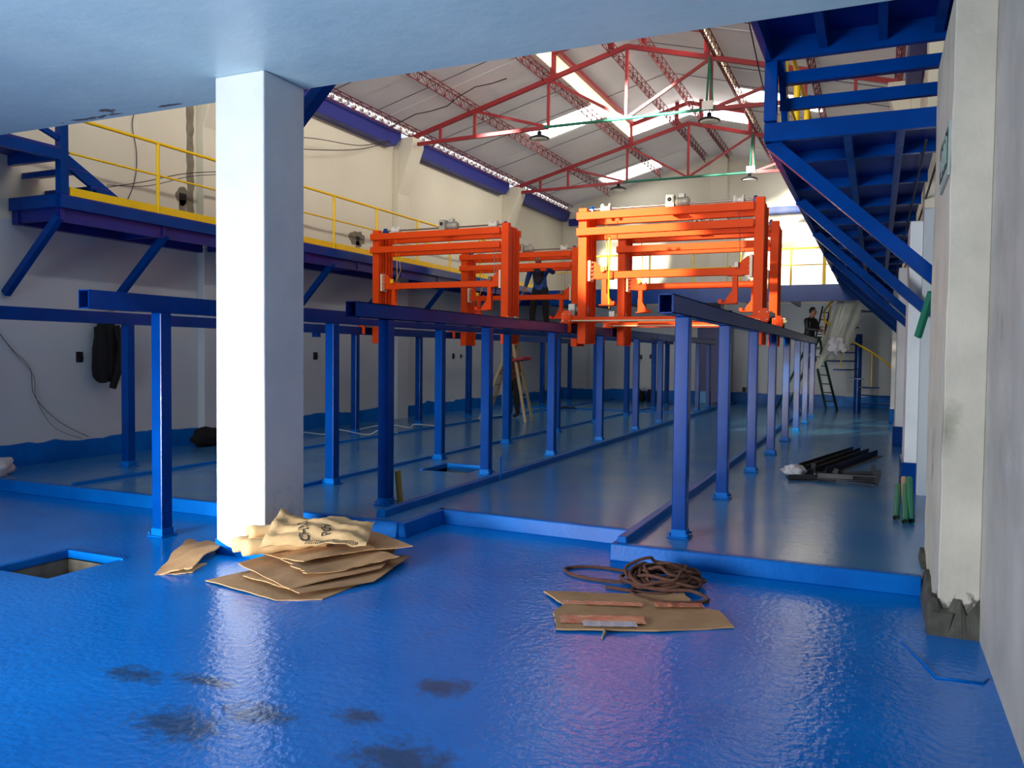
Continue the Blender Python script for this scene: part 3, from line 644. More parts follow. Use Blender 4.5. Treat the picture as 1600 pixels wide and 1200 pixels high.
# left landing, post and steps
t = thing('left_stair', (-9.2, 6.2, 3.0), 'blue steel steps and landing at upper left edge above the walkway', 'stair')
MB().bb((XE-.10, 6.598, ZT+.001), (XE+.001, 6.7, 4.5)).build('corner_post', 'steel', t, bevel=.004)
MB().bb((-9.59, 6.56, 3.2), (XE-.06, 6.62, ZT)).build('front_beam', 'steel', t)
MB().bar((XE-.05, 6.62, 3.80), (XE-.05, 7.40, 3.38), .05, .14, (0, 0, 1)).build('stringer', 'steel', t)
for (y, z) in ((6.72, 3.66), (7.02, 3.50)):
    tr = MB().bb((-9.58, y, z), (XE-.02, y+.25, z+.02)).build('tread', 'deck', t)
    MB().bb((-9.58, y, z-.05), (XE-.02, y+.02, z)).build('nosing', 'steel', tr)
MB().bb((-9.59, 5.25, 3.86), (XE-.0, 6.62, 3.89)).build('landing_plate', 'deck', t)
MB().bb((XE-.05, 5.25, 3.74), (XE, 6.62, 3.87)).build('landing_beam', 'steel', t)
MB().bb((-9.59, 6.55, 3.74), (XE-.05, 6.62, 3.87)).build('landing_beam', 'steel', t)
MB().bar((XE-.05, 6.6, 4.0), (XE-.1, 5.9, 4.25), .05, .06).build('knee_brace', 'steel', t)
# back walkway
t = thing('back_walkway', (-4.5, 23.6, 2.9), 'blue platform with yellow railing across the back wall', 'walkway')
MB().bb((XL+.01, 21.85, ZT-.03), (XR-.01, YB-.31, ZT)).build('deck_plate', 'deck', t)
MB().bb((XL+.01, 21.82, ZT-.42), (XR-.01, 21.9, ZT+.0)).build('fascia', 'steel', t, bevel=.004)
for i in range(9):
    x = -9.0+1.15*i; MB().bb((x-.04, 21.9, 2.98), (x+.04, YB-.32, ZT-.03)).build('joist', 'deck', t)
railing(t, None, XE, -.3, (-7.9, -6.9, -5.7, -4.52, -3.3, -2.05, -1.25, -.9), c=21.86, toe=False, kind='X')
o = MB().bb((-1.30, 21.84, ZT), (-1.22, 21.92, ZT+.95)); o.build('gate_post', 'yellow', t)
# right walkway
XO = -.84
t = thing('right_walkway', (-.2, 14.2, 3.0), 'blue steel walkway overhead on the right, seen from below', 'walkway')
MB().bb((XO, 6.66, ZT-.02), (XR-.15, 21.8, ZT)).build('deck_plate', 'deck', t)
MB().bb((XO, 6.62, ZT-.15), (XO+.05, 21.8, ZT)).build('edge_channel', 'steel', t, bevel=.003)
MB().bb((XO+.0, 6.60, ZT-.15), (XR-.2, 6.66, ZT-.01)).build('front_beam', 'steel', t, bevel=.003)
for x in (-.25, .12): MB().bb((x-.03, 6.7, ZT-.12), (x+.03, 21.8, ZT-.02)).build('long_joist', 'steel', t)
for i in range(12):
    y = 7.6+1.25*i; MB().bb((XO+.05, y-.03, ZT-.11), (XR-.15, y+.03, ZT-.02)).build('joist', 'steel', t)
for (yt, yf, zf) in ((6.72, 6.85, 2.04), (9.3, 9.5, 2.0), (11.8, 11.9, 2.0), (14.2, 14.3, 2.0), (16.6, 16.7, 2.0), (19.0, 19.1, 2.0)):
    xf = XR-.06
    MB().bar((XO+.03, yt, ZT-.13), (xf, yf, zf), .10, .10, (0, 1, 0)).build('brace', 'steel', t, bevel=.004)
b = MB()
for x in (.30, .42): b.cyl((x, 7.0, 3.2), (x, 21.7, 3.2), .010, 6)
b.build('conduit', 'dark', t)
# right steps and landing
t = thing('right_stair', (-.2, 6.2, 3.3), 'blue steel steps and landing at upper right, seen from below', 'stair')
MB().bb((XO, 5.22, 3.96), (XR-.02, 6.62, 3.98)).build('landing_plate', 'deck', t)
MB().bb((XO, 5.22, 3.80), (XO+.05, 6.62, 3.97)).build('landing_beam', 'steel', t, bevel=.003)
MB().bb((XO, 6.56, 3.80), (XR-.02, 6.62, 3.97)).build('landing_beam', 'steel', t, bevel=.003)
MB().bb((XO+.05, 5.62, 3.80), (XR-.02, 5.68, 3.96)).build('landing_beam', 'steel', t, bevel=.003)
for x in (-.42, -.02, .34): MB().bb((x-.03, 5.68, 3.84), (x+.03, 6.56, 3.96)).build('joist', 'steel', t)
MB().bb((XO-.003, 6.58, ZT+.001), (XO+.09, 6.66, 3.95)).build('corner_post', 'steel', t, bevel=.003)
MB().bar((XO+.11, 6.66, 3.86), (XO+.11, 7.15, 3.34), .05, .12).build('stringer', 'steel', t)
for (y, z) in ((6.72, 3.72), (6.80, 3.54)):
    tr = MB().bb((XO+.09, y, z), (XR-.05, y+.26, z+.02)).build('tread', 'deck', t)
    MB().bb((XO+.09, y-.01, z-.06), (XR-.05, y+.01, z+.03)).build('nosing', 'steel', tr)
# yellow handrail posts seen between the steps
t = thing('yellow_rail', (-.6, 8.0, ZT), 'yellow railing posts seen between the right-hand blue steps', 'railing')
for y in (7.5, 8.6, 9.8):
    MB().cyl((XO+.05, y, ZT), (XO+.05, y, ZT+1.0), .03, 8).build('rail_post', 'yellow', t)
MB().cyl((XO+.05, 7.2, ZT+1.0), (XO+.05, 21, ZT+1.0), .024, 8).build('top_rail', 'yellow', t)
MB().cyl((XO+.05, 7.2, ZT+.5), (XO+.05, 21, ZT+.5), .015, 8).build('mid_rail', 'yellow', t)
# hanging tool at the pier
tag(MB().bar((.27, 6.72, 1.70), (.345, 6.61, 2.02), .03, .05).build('clamp_bracket', 'green'), 'small teal bracket clipped beside right pier under first brace', 'bracket')

# ------------------------------------------------------------ spiral stair and plastic sheet
cx, cy = -.45, 23.2
t = thing('spiral_stair', (cx, cy, .1), 'blue spiral stair with yellow rails in back right corner', 'stair')
MB().cyl((cx, cy, .1), (cx, cy, 2.14), .09, 14).build('centre_pole', 'steel', t)
pts = []
for i in range(13):
    a = math.radians(-20-24*i); z = .32+.22*i
    d = Vector((math.cos(a), math.sin(a), 0)); n = Vector((-d.y, d.x, 0)); c = Vector((cx, cy, z))
    MB().prism([c+d*.08-n*.05, c+d*.9-n*.2, c+d*.9+n*.2, c+d*.08+n*.05], (0, 0, .03)).build('tread', 'steel', t)
    e = c+d*.88; pts.append(e+Vector((0, 0, .9)))
    if i % 2 == 0: MB().cyl(e, e+Vector((0, 0, .9)), .016, 6).build('baluster', 'yellow', t)
MB().tube(pts, .022, 6).build('handrail', 'yellow', t)
def drape(name, P, nu, nv, amp, m, th, label, cat, seed=1):
    """bilinear patch with folds: P = 4 corners (bl, br, tr, tl)"""
    rnd = random.Random(seed); ph = [rnd.uniform(0, 6) for _ in range(8)]; P = [Vector(p) for p in P]
    nrm = (P[1]-P[0]).cross(P[3]-P[0]).normalized(); vs = []
    for j in range(nv+1):
        for i in range(nu+1):
            u, v = i/nu, j/nv; p = P[0]*(1-u)*(1-v)+P[1]*u*(1-v)+P[2]*u*v+P[3]*(1-u)*v
            d = math.sin(u*9+ph[0]+2*v)*.5+math.sin(u*21+ph[1]-3*v)*.3+math.sin(v*13+ph[2]+u*4)*.25+rnd.uniform(-.12, .12)
            edge = .04*math.sin(v*17+ph[3]) if i in (0, nu) else 0
            vs.append(p+nrm*d*amp+Vector((edge, 0, .05*math.sin(u*14+ph[4]) if j in (0,) else 0)))
    fs = [(j*(nu+1)+i, j*(nu+1)+i+1, (j+1)*(nu+1)+i+1, (j+1)*(nu+1)+i) for j in range(nv) for i in range(nu)]
    b = MB(); b.add(vs, fs, True); o = b.build(name, m, solid=th)
    return tag(o, label, cat)
drape('plastic_sheet', [(-1.42, 22.1, 1.25), (-.62, 22.0, 1.75), (-.30, 22.2, 2.95), (-.98, 22.1, 2.92)], 26, 26, .07, 'film', .002, 'crumpled clear plastic sheet hanging over the spiral stair', 'plastic sheet', 3)
drape('plastic_sheet', [(-1.15, 21.95, 1.62), (-.72, 21.95, 1.68), (-.78, 22.0, 2.02), (-1.1, 22.0, 2.05)], 10, 8, .05, 'paper', .002, 'whiter bunched plastic lump at the bottom of the hanging sheet', 'plastic sheet', 5)

# ------------------------------------------------------------ ladders
def stepladder(name, apex, feet, m, label, rungs=6, w=.45, wt=.28, red=False):
    """feet: front centre, back centre (2d); apex 3d; width vector along perpendicular"""
    ax = Vector(apex); t = thing(name, (ax.x, ax.y, feet[0][2]), label, 'ladder')
    f, bk = Vector(feet[0]), Vector(feet[1]); d = (bk-f); d.z = 0; n = Vector((-d.y, d.x, 0)).normalized()
    for q, (base, nm) in enumerate(((f, 'rail'), (bk, 'rear_leg'))):
        for s in (-1, 1): MB().bar(base+n*s*w/2, ax+n*s*wt/2, .06, .028, n).build(nm, m, t)
    for k in range(rungs):
        u = (k+1)/(rungs+1); p = f.lerp(ax, u); h = (w+(wt-w)*u)/2
        MB().bar(p-n*h, p+n*h, .07, .025).build('rung', m, t)
        if k in (1, 3): p = bk.lerp(ax, u); MB().bar(p-n*h, p+n*h, .03, .02).build('rear_brace', m, t)
    MB().box(ax+Vector((0, 0, .01)), (.3, .16, .05), rz=math.atan2(n.y, n.x)).build('top_cap', 'orange' if red else m, t)
    return t
stepladder('step_ladder', (-7.15, 16.1, 1.90), ((-7.75, 15.85, .1), (-6.72, 15.95, .1)), 'wood', 'pale wooden stepladder with red top between the blue posts', 6, .5, .3, True)
tag(MB().prism([(-6.98, 15.6, 1.38), (-6.72, 15.6, 1.43), (-6.60, 15.75, 1.43), (-6.7, 15.9, 1.40), (-6.98, 15.85, 1.36)], (0, 0, .05)).build('ladder_tray', 'red'), 'small red tray sticking out from the wooden stepladder', 'tray')
stepladder('green_ladder', (-1.46, 22.2, 2.02), ((-1.10, 21.4+2.4, .1), (-2.3, 22.6, .1)), 'dgreen', 'dark green stepladder at back right beside the last posts', 7, .42, .3)
t = thing('black_ladder', (-1.35, 23.6, 1.6), 'narrow black ladder leaning under the back platform', 'ladder')
for s in (-.1, .1): MB().bar((-1.5+s, 23.4, 1.6), (-1.30+s, 24.0, 2.92), .03, .03).build('rail', 'iron', t)
for k in range(6): MB().bar((-1.6+.033*k, 23.45+.1*k, 1.75+.2*k), (-1.4+.033*k, 23.45+.1*k, 1.75+.2*k), .03, .025).build('rung', 'iron', t)

# ------------------------------------------------------------ people
def person(name, J, Rr, cols, label, hair=True, face=(0, -1, 0), group=None):
    """J: joint dict -> world; cols: dict part->material"""
    bones = [('pelvis', 'chest'), ('chest', 'neck'), ('neck', 'head'), ('chest', 'shL'), ('shL', 'elL'), ('elL', 'wrL'), ('chest', 'shR'), ('shR', 'elR'), ('elR', 'wrR'),
             ('pelvis', 'hiL'), ('hiL', 'knL'), ('knL', 'anL'), ('anL', 'toL'), ('pelvis', 'hiR'), ('hiR', 'knR'), ('knR', 'anR'), ('anR', 'toR')]
    names = ['pelvis']+[b for a, b in bones]; idx = {n: i for i, n in enumerate(names)}
    me = bpy.data.meshes.new('b'); me.from_pydata([J[n] for n in names], [(idx[a], idx[b]) for a, b in bones], [])
    ob = bpy.data.objects.new('b', me); C.objects.link(ob)
    sk_ = ob.modifiers.new('s', 'SKIN'); ss = ob.modifiers.new('ss', 'SUBSURF'); ss.levels = 2
    me.update()
    if not me.skin_vertices: me.attributes  # layer is created with the modifier below
    bm = bmesh.new(); bm.from_mesh(me); lay = bm.verts.layers.skin.verify(); bm.verts.ensure_lookup_table()
    for n, v in zip(names, bm.verts):
        v[lay].radius = Rr[n]; v[lay].use_root = (n == 'pelvis')
    bm.to_mesh(me); bm.free()
    dg = bpy.context.evaluated_depsgraph_get(); ev = bpy.data.meshes.new_from_object(ob.evaluated_get(dg))
    bpy.data.objects.remove(ob)
    org = Vector((J['pelvis'][0], J['pelvis'][1], min(J['anL'][2], J['anR'][2])-.07))
    t = thing(name, org, label, 'person', group)
    b = MB(); b.add([v.co for v in ev.vertices], [tuple(p.vertices) for p in ev.polygons], True); nbody = len(b.f)
    # hands with five fingers
    for s in 'LR':
        w = Vector(J['wr'+s]); e = Vector(J['el'+s]); d = (w-e).normalized(); up = Vector((0, 0, 1)); x = d.cross(up)
        x = x.normalized() if x.length > .1 else Vector((1, 0, 0)); z = x.cross(d)
        R = Matrix((x, d, z)).transposed(); c = w+d*.05
        n0 = len(b.v); bb2 = MB(); bb2.sphere((0, 0, 0), (.040, .055, .016), 10, 6); b.add([c+R@Vector(v) for v in bb2.v], bb2.f, True)
        for k, (ox, L) in enumerate(((-.03, .065), (-.01, .075), (.01, .072), (.03, .058))):
            b.tube([c+R@Vector((ox, .035, 0)), c+R@Vector((ox*1.1, .035+L*.55, -.008)), c+R@Vector((ox*1.1, .035+L*.85, -.03)), c+R@Vector((ox, .035+L*.8, -.05))], [.009, .008, .0075, .006], 6)
        sg = 1 if s == 'L' else -1
        b.tube([c+R@Vector((.030*sg, -.02, 0)), c+R@Vector((.055*sg, .015, -.01)), c+R@Vector((.05*sg, .045, -.025))], [.011, .010, .007], 6)
    # head with nose and ears
    h = Vector(J['head']); fc = Vector(face).normalized(); sd = fc.cross(Vector((0, 0, 1)))
    b.sphere(h+Vector((0, 0, .03)), (.078, .088, .115), 16, 12)
    b.sphere(h+fc*.088+Vector((0, 0, .015)), (.014, .014, .022), 8, 6)
    for s in (-1, 1): b.sphere(h+sd*.08*s+Vector((0, 0, .02)), (.014, .018, .03), 8, 6)
    o = b.build('body', cols['skin'], t); me = o.data
    for k in ('top', 'legs', 'shoes'): me.materials.append(M[cols[k]])
    def region(n1, n2):
        if 'to' in n2 : return 3
        if n1[:2] in ('hi', 'kn') or n2[:2] in ('hi', 'kn'): return 2
        if n2 in ('head', ): return 0
        return 1
    oo = wloc(t); segs = [(Vector(J[a])-oo, Vector(J[c])-oo, region(a, c)) for a, c in bones]
    for i, p in enumerate(me.polygons):
        if i >= nbody: continue
        c = p.center; best = min(segs, key=lambda s: dist_seg(c, s[0], s[1])); p.material_index = best[2]
    # hair, eyes, mouth
    b = MB(); b.sphere(h-fc*.018+Vector((0, 0, .062)), (.086, .094, .10), 16, 10)
    b.build('hair', cols.get('hair', 'hair'), t)
    b = MB()
    for s in (-1, 1): b.sphere(h+fc*.080+sd*.03*s+Vector((0, 0, .035)), .010, 8, 6)
    b.build('eyes', 'dark', t)
    MB().box(h+fc*.083+Vector((0, 0, -.025)), (.04, .01, .008), rz=math.atan2(sd.y, sd.x)).build('mouth', 'brown', t)
    return t
def dist_seg(p, a, b):
    ab = b-a; u = max(0, min(1, (p-a).dot(ab)/ab.length_squared)); return (p-(a+ab*u)).length
RAD = {'pelvis': (.15, .12), 'chest': (.17, .12), 'neck': (.055, .055), 'head': (.06, .06), 'shL': (.075, .075), 'elL': (.055, .055), 'wrL': (.04, .04), 'shR': (.075, .075), 'elR': (.055, .055), 'wrR': (.04, .04),
       'hiL': (.10, .10), 'knL': (.075, .075), 'anL': (.055, .055), 'toL': (.04, .03), 'hiR': (.10, .10), 'knR': (.075, .075), 'anR': (.055, .055), 'toR': (.04, .03)}
def mk(base, yaw, off):
    R = Matrix.Rotation(yaw, 3, 'Z'); B = Vector(base); return {k: tuple(B+R@Vector(v)) for k, v in off.items()}
# worker on the runway: bending slightly over the gantry, one arm down on its beam, other raised
JB = mk((-6.62, 16.22, 1.99), math.radians(0), {'pelvis': (0, .05, .86), 'chest': (0, 0, 1.22), 'neck': (0, -.04, 1.40), 'head': (.0, -.10, 1.50), 'shL': (-.20, -.01, 1.33), 'elL': (-.27, -.06, 1.06), 'wrL': (-.20, -.30, .92),
     'shR': (.20, -.01, 1.33), 'elR': (.36, -.10, 1.22), 'wrR': (.28, -.32, 1.30), 'hiL': (-.12, .04, .80), 'knL': (-.15, -.02, .44), 'anL': (-.17, .04, .09), 'toL': (-.18, -.14, .04), 'hiR': (.12, .04, .80), 'knR': (.15, -.02, .44), 'anR': (.16, .04, .09), 'toR': (.17, -.14, .04)})
pb = person('person', JB, RAD, {'skin': 'skin', 'top': 'jacket', 'legs': 'pants', 'shoes': 'iron'}, 'person in blue jacket and dark trousers standing behind the left gantry beams')
R0 = wloc(pb)
b = MB(); b.sphere((-6.62, 16.14, 3.22), (.12, .11, .26), 14, 10); b.build('dark_vest', 'vest', pb)
tag(MB().bb((-8.48, 16.02, 1.992), (-5.35, 16.42, 2.025)).build('scaffold_plank', 'wood'), 'timber plank lying across the beams under the worker in blue', 'plank')
for k in JB: pass
pb.location.z += .04
b = MB(); b.cyl((-6.83, 15.88, 2.92), (-6.98, 15.80, 2.45), .007, 6); tag(b.build('metal_rod', 'grey'), 'thin metal rod held by the worker in blue', 'rod')
# man behind the wooden ladder
JL = mk((-7.42, 16.75, .1), math.radians(-15), {'pelvis': (0, 0, .84), 'chest': (0, -.02, 1.17), 'neck': (0, -.03, 1.38), 'head': (.0, -.06, 1.50), 'shL': (-.18, -.02, 1.30), 'elL': (-.24, -.12, 1.03), 'wrL': (-.16, -.34, 1.0),
     'shR': (.18, -.02, 1.30), 'elR': (.22, -.12, 1.03), 'wrR': (.08, -.34, 1.04), 'hiL': (-.11, 0, .80), 'knL': (-.12, -.04, .45), 'anL': (-.13, .03, .09), 'toL': (-.14, -.14, .04), 'hiR': (.11, 0, .80), 'knR': (.10, -.06, .45), 'anR': (.10, .02, .09), 'toR': (.10, -.15, .04)})
person('person', JL, RAD, {'skin': 'skin', 'top': 'brown', 'legs': 'pants', 'shoes': 'iron'}, 'dark-haired person in brown top standing behind the wooden stepladder', face=(.25, -1, 0))
# person on the green ladder, seen from the side
JG = mk((-1.62, 22.45, 1.22), math.radians(60), {'pelvis': (0, 0, .84), 'chest': (0, -.03, 1.15), 'neck': (0, -.06, 1.34), 'head': (.0, -.10, 1.44), 'shL': (-.18, -.03, 1.28), 'elL': (-.24, -.10, 1.02), 'wrL': (-.12, -.34, 1.0),
     'shR': (.18, -.03, 1.28), 'elR': (.24, -.10, 1.02), 'wrR': (.08, -.34, .98), 'hiL': (-.11, 0, .80), 'knL': (-.12, -.04, .45), 'anL': (-.12, .03, .09), 'toL': (-.12, -.14, .04), 'hiR': (.11, 0, .80), 'knR': (.11, -.06, .45), 'anR': (.11, .02, .09), 'toR': (.11, -.15, .04)})
person('person', JG, RAD, {'skin': 'skin', 'top': 'iron', 'legs': 'pants', 'shoes': 'iron'}, 'person in black clothes working up the green ladder at back right', face=(.9, -.4, 0))

# ------------------------------------------------------------ things on walls
# black jacket hanging on left wall
t = thing('hanging_jacket', (-9.5, 7.9, 1.05), 'black jacket hanging on the left wall behind the blue posts', 'jacket')
vs = []; prof = [(2.02, .05, .04), (1.96, .09, .06), (1.88, .15, .08), (1.78, .17, .09), (1.55, .21, .10), (1.30, .24, .10), (1.18, .24, .09), (1.13, .20, .06)]
n = 20
for k, (z, ry, rx) in enumerate(prof):
    for j in range(n):
        a = 2*PI*j/n; w = 1+.10*math.sin(5*a+k*.4)+.05*math.sin(9*a-k)
        vs.append((-9.48+rx*math.cos(a)*w, 7.80+.02*math.sin(k)+.78*ry*math.sin(a)*w, z+(.03*math.sin(2*a) if k > 5 else 0)))
fs = [(i*n+j, i*n+(j+1) % n, (i+1)*n+(j+1) % n, (i+1)*n+j) for i in range(len(prof)-1) for j in range(n)]+[tuple(range(n)), tuple(range(7*n, 8*n))]
MB().add(vs, fs, True).build('body', 'black', t)
MB().tube([(-9.46, 7.70, 1.84), (-9.41, 7.68, 1.55), (-9.42, 7.70, 1.30), (-9.43, 7.72, 1.10)], [.07, .075, .06, .05], 10).build('sleeve', 'black', t)
MB().tube([(-9.44, 7.92, 1.86), (-9.40, 8.0, 1.62), (-9.40, 7.96, 1.35), (-9.42, 7.86, 1.02)], [.06, .065, .06, .045], 10).build('sleeve', 'black', t)
MB().tube([(-9.46, 7.70, 1.94), (-9.42, 7.78, 1.98), (-9.46, 7.88, 1.92)], .035, 8).build('collar', 'black', t)
MB().cyl((-9.6, 7.79, 2.02), (-9.44, 7.79, 2.04), .012, 6).build('hook', 'grey', t)
# socket holes
def socket(y, z, label, w=.10, h=.14, x=XL, patch=None, drop=0):
    t = thing('socket_box', (x, y, z-h/2), label, 'socket')
    MB().bb((x, y-w/2, z-h/2), (x+.012, y+w/2, z+h/2)).build('box', 'iron', t, bevel=.004)
    b = MB(); b.tube([(x+.01, y, z), (x+.04, y+.02, z+.03), (x+.03, y+.04, z-.03)], .006, 5).tube([(x+.01, y, z), (x+.04, y-.03, z-.02), (x+.03, y-.04, z-.06)], .006, 5); b.build('wires', 'iron', t)
    if patch:
        pw, ph = patch; rnd = random.Random(int(y*10)); n = 22; pl = []
        for i in range(n):
            a = 2*PI*i/n; r = 1+rnd.uniform(-.18, .22); pl.append((x, y+pw*math.cos(a)*r, z+ph*math.sin(a)*r))
        MB().prism(pl, (.005, 0, 0)).build('cement_patch', 'patch', t)
        if drop:
            pl = []
            for i in range(9): pl.append((x, y-.05-rnd.uniform(0, .03), z-.02-drop*i/8))
            for i in range(9): pl.append((x, y+.05+rnd.uniform(0, .03), z-.02-drop*(8-i)/8))
            MB().prism(pl, (.005, 0, 0)).build('cement_strip', 'patch', t)
socket(7.50, 1.44, 'black open socket hole with wires left of the jacket')
socket(12.45, 1.46, 'black round socket hole behind the blue posts, left of its pair', .12, .14)
socket(12.85, 1.46, 'small open socket hole behind the blue posts, right of its pair', .08, .1)
socket(17.9, 1.46, 'black socket hole on left wall near the stepladder, left of pair', .1, .14)
socket(18.3, 1.46, 'small socket hole on left wall near the stepladder, right of pair', .07, .1)
socket(9.27, 3.85, 'double socket in cement patch above left walkway, left of column', .14, .1, patch=(.12, .13), drop=.45)
socket(13.8, 3.82, 'socket in cement patch above left walkway near the first gantry', .1, .1, patch=(.26, .15), drop=.4)
def bsocket(x, z, label):
    t = thing('socket_box', (x, YB-.01, z-.06), label, 'socket'); MB().bb((x-.06, YB-.012, z-.07), (x+.06, YB, z+.07)).build('box', 'iron', t, bevel=.004)
    b = MB(); b.tube([(x, YB-.01, z), (x+.03, YB-.04, z-.1), (x, YB-.03, z-.2)], .008, 5); b.build('wires', 'iron', t)
bsocket(-6.9, 1.47, 'black socket hole on the back wall, left of pair'); bsocket(-6.55, 1.49, 'smaller socket hole on the back wall, right of pair'); bsocket(-3.66, .52, 'low socket with loose wire on the back wall')
# vertical cement chase
rnd = random.Random(4); L1 = []; L2 = []
for i in range(30):
    z = 3.37+i*.095; L1.append((XL, 9.72-.05-rnd.uniform(0, .03), z)); L2.append((XL, 9.72+.05+rnd.uniform(0, .03), z))
# pilaster sits at 9.55 so chase is cut in the wall left of it
L1 = [(x, y-.30, z) for x, y, z in L1]; L2 = [(x, y-.30, z) for x, y, z in L2]
tag(MB().prism(L1+L2[::-1], (.006, 0, 0)).build('cement_chase', 'patch'), 'rough vertical cement chase in left wall beside the column', 'wall patch')
# wires
def wire(pts, r, label, m='dark', name='cable', sub=6):
    P = [Vector(p) for p in pts]; out = []
    for i in range(len(P)-1):
        p0 = P[max(i-1, 0)]; p1 = P[i]; p2 = P[i+1]; p3 = P[min(i+2, len(P)-1)]
        for k in range(sub):
            u = k/sub; out.append(.5*((2*p1)+(-p0+p2)*u+(2*p0-5*p1+4*p2-p3)*u*u+(-p0+3*p1-3*p2+p3)*u**3))
    out.append(P[-1]); o = MB().tube(out, r, 5).build(name, m); return tag(o, label, 'cable')
wire([(XL+.02, 6.3, 1.88), (XL+.03, 6.55, 1.55), (XL+.02, 6.8, 1.3), (XL+.03, 6.85, .95), (XL+.02, 7.2, .6), (XL+.04, 7.6, .38)], .004, 'thin dark cable trailing down the lower left wall')
wire([(XL+.02, 6.3, 1.87), (XL+.03, 6.6, 1.48), (XL+.03, 6.83, 1.22), (XL+.02, 6.88, .92), (XL+.03, 7.1, .55), (XL+.04, 7.5, .36)], .003, 'second thin cable beside it down the lower left wall')
wire([(-8.9, 7.1, 3.5), (-8.9, 7.9, 3.75), (-8.88, 8.6, 4.0), (-8.9, 9.4, 4.2), (-8.9, 10.6, 4.5)], .006, 'dark cable slung across the left railing, upper of two')
wire([(-8.95, 7.4, 3.62), (-8.9, 8.0, 3.72), (-8.9, 8.7, 3.98), (-8.92, 9.4, 4.16), (-8.9, 10.6, 4.46)], .005, 'dark cable slung across the left railing, lower of two')
wire([(XL+.02, 8.45, 5.0), (XL+.02, 8.35, 4.7), (XL+.02, 8.42, 4.3), (XL+.02, 8.38, 3.9), (XL+.02, 8.2, 3.5)], .006, 'thin cable curling down the upper left wall above the railing')
wire([(XL+.1, 10.9, 5.15), (XL+.3, 12.0, 5.35), (XL+.32, 13.4, 5.55), (XL+.245, 14.6, 5.95)], .008, 'cable hanging below the first navy beam, upper strand')
wire([(XL+.1, 10.9, 5.0), (XL+.3, 12.0, 5.15), (XL+.32, 13.4, 5.48), (XL+.245, 14.6, 5.92)], .008, 'cable hanging below the first navy beam, lower strand')
wire([(XO-.03, 5.6, 4.0), (XO-.06, 6.0, 3.98), (XO-.04, 6.5, 3.75), (XO-.01, 6.6, 3.6)], .005, 'thin dark cable beside the right-hand blue landing')
wire([(-8.9, 10.4, .12), (-8.75, 10.9, .2), (-8.6, 11.4, .13), (-8.2, 11.2, .25), (-8.0, 11.8, .12), (-7.8, 11.9, .2), (-7.7, 12.3, .12)], .008, 'pale loose cable on floor by the far left posts', 'white')
wire([(-8.6, 12.4, .13), (-8.3, 12.9, .2), (-8.0, 13.2, .13), (-7.75, 13.0, .22), (-7.6, 13.8, .12)], .008, 'pale loose cable on floor farther along the left posts', 'white')

# ------------------------------------------------------------ small things on the floor
def blob(name, c, r, m, label, cat, seed=1, amp=.2):
    rnd = random.Random(seed); ph = [rnd.uniform(0, 6) for _ in range(6)]; b = MB(); b.sphere((0, 0, 0), 1, 22, 14); vs = []
    for v in b.v:
        v = Vector(v); k = 1+amp*(math.sin(v.x*4+ph[0])*math.sin(v.y*5+ph[1])+.5*math.sin(v.z*7+ph[2]+v.x*6)+.3*math.sin(v.y*13+ph[3]))
        z = max(v.z*k, -.75); vs.append((c[0]+r[0]*v.x*k, c[1]+r[1]*v.y*k, c[2]+r[2]*(z+.75)/1.75*1.0))
    b.v = vs; return tag(b.build(name, m), label, cat)
blob('black_bag', (-9.25, 9.35, .1), (.17, .24, .27), 'black', 'black bag slumped on floor against left wall beside column', 'bag', 2)
blob('white_bag', (-9.1, 5.95, .1), (.14, .26, .22), 'paper', 'pale plastic bag at the left edge of the picture', 'bag', 3)
blob('dark_bundle', (-6.72, 24.7, .1), (.16, .15, .38), 'black', 'dark bundle at foot of back wall, left of two', 'bag', 6)
blob('dark_bundle', (-6.3, 24.7, .1), (.14, .14, .40), 'black', 'dark bundle at foot of back wall, right of two', 'bag', 8)
t = thing('cable_heap', (-7.35, 19.9, .1), 'small dark tangle on floor beyond the stepladder', 'cable')
b = MB(); b.tube([(-7.5+.04*i, 19.9+.15*math.sin(i*1.7), .13+.04*abs(math.sin(i*2.3))) for i in range(12)], .02, 6); b.build('coil', 'iron', t)
# yellow-edged board behind the centre post
t = thing('yellow_board', (-4.12, 6.75, .1), 'narrow yellowish timber leaning against foot of the centre post', 'board')
MB().bar((-4.12, 6.64, .1), (-4.14, 6.62, .42), .03, .06, (0, 1, 0)).build('board', mat('ochre_wood', srgb(150, 128, 50), .7), t)
# angle irons
def angle(b, a, c, s=.05, th=.006):
    a = Vector(a); c = Vector(c); d = (c-a).normalized(); n = d.cross(Vector((0, 0, 1))).normalized()
    b.bar(a+Vector((0, 0, s/2)), c+Vector((0, 0, s/2)), th, s); b.bar(a+n*s/2+Vector((0, 0, th/2)), c+n*s/2+Vector((0, 0, th/2)), s, th); return b
for i, (p, q, l) in enumerate((((-.88, 10.95, .1), (-.30, 13.45, .1), 'leftmost of the four long black angle bars on the floor'), ((-.78, 10.80, .1), (-.20, 13.35, .1), 'second from left of the four long black angle bars'), ((-.66, 10.72, .1), (-.08, 13.30, .1), 'third from left of the four long black angle bars'), ((-.54, 10.66, .1), (.04, 13.15, .1), 'rightmost of the four long black angle bars on the floor'))):
    tag(angle(MB(), p, q, .085).build('angle_bar', 'iron'), l, 'steel bar', 'black angle bars on the right-hand floor')
def bracket(p, rz, L, label):
    t = thing('steel_bracket', p, label, 'bracket', 'black brackets heaped beside the angle bars'); R = Matrix.Rotation(rz, 3, 'Z'); P = Vector(p)
    b = MB(); angle(b, P, P+R@Vector((L, 0, .02)), .06); b.build('arm', 'iron', t)
    b = MB(); b.bar(P+R@Vector((L, 0, 0)), P+R@Vector((L+.03, .02, .15)), .05, .008, (0, 1, 0)); b.build('end_plate', 'iron', t)
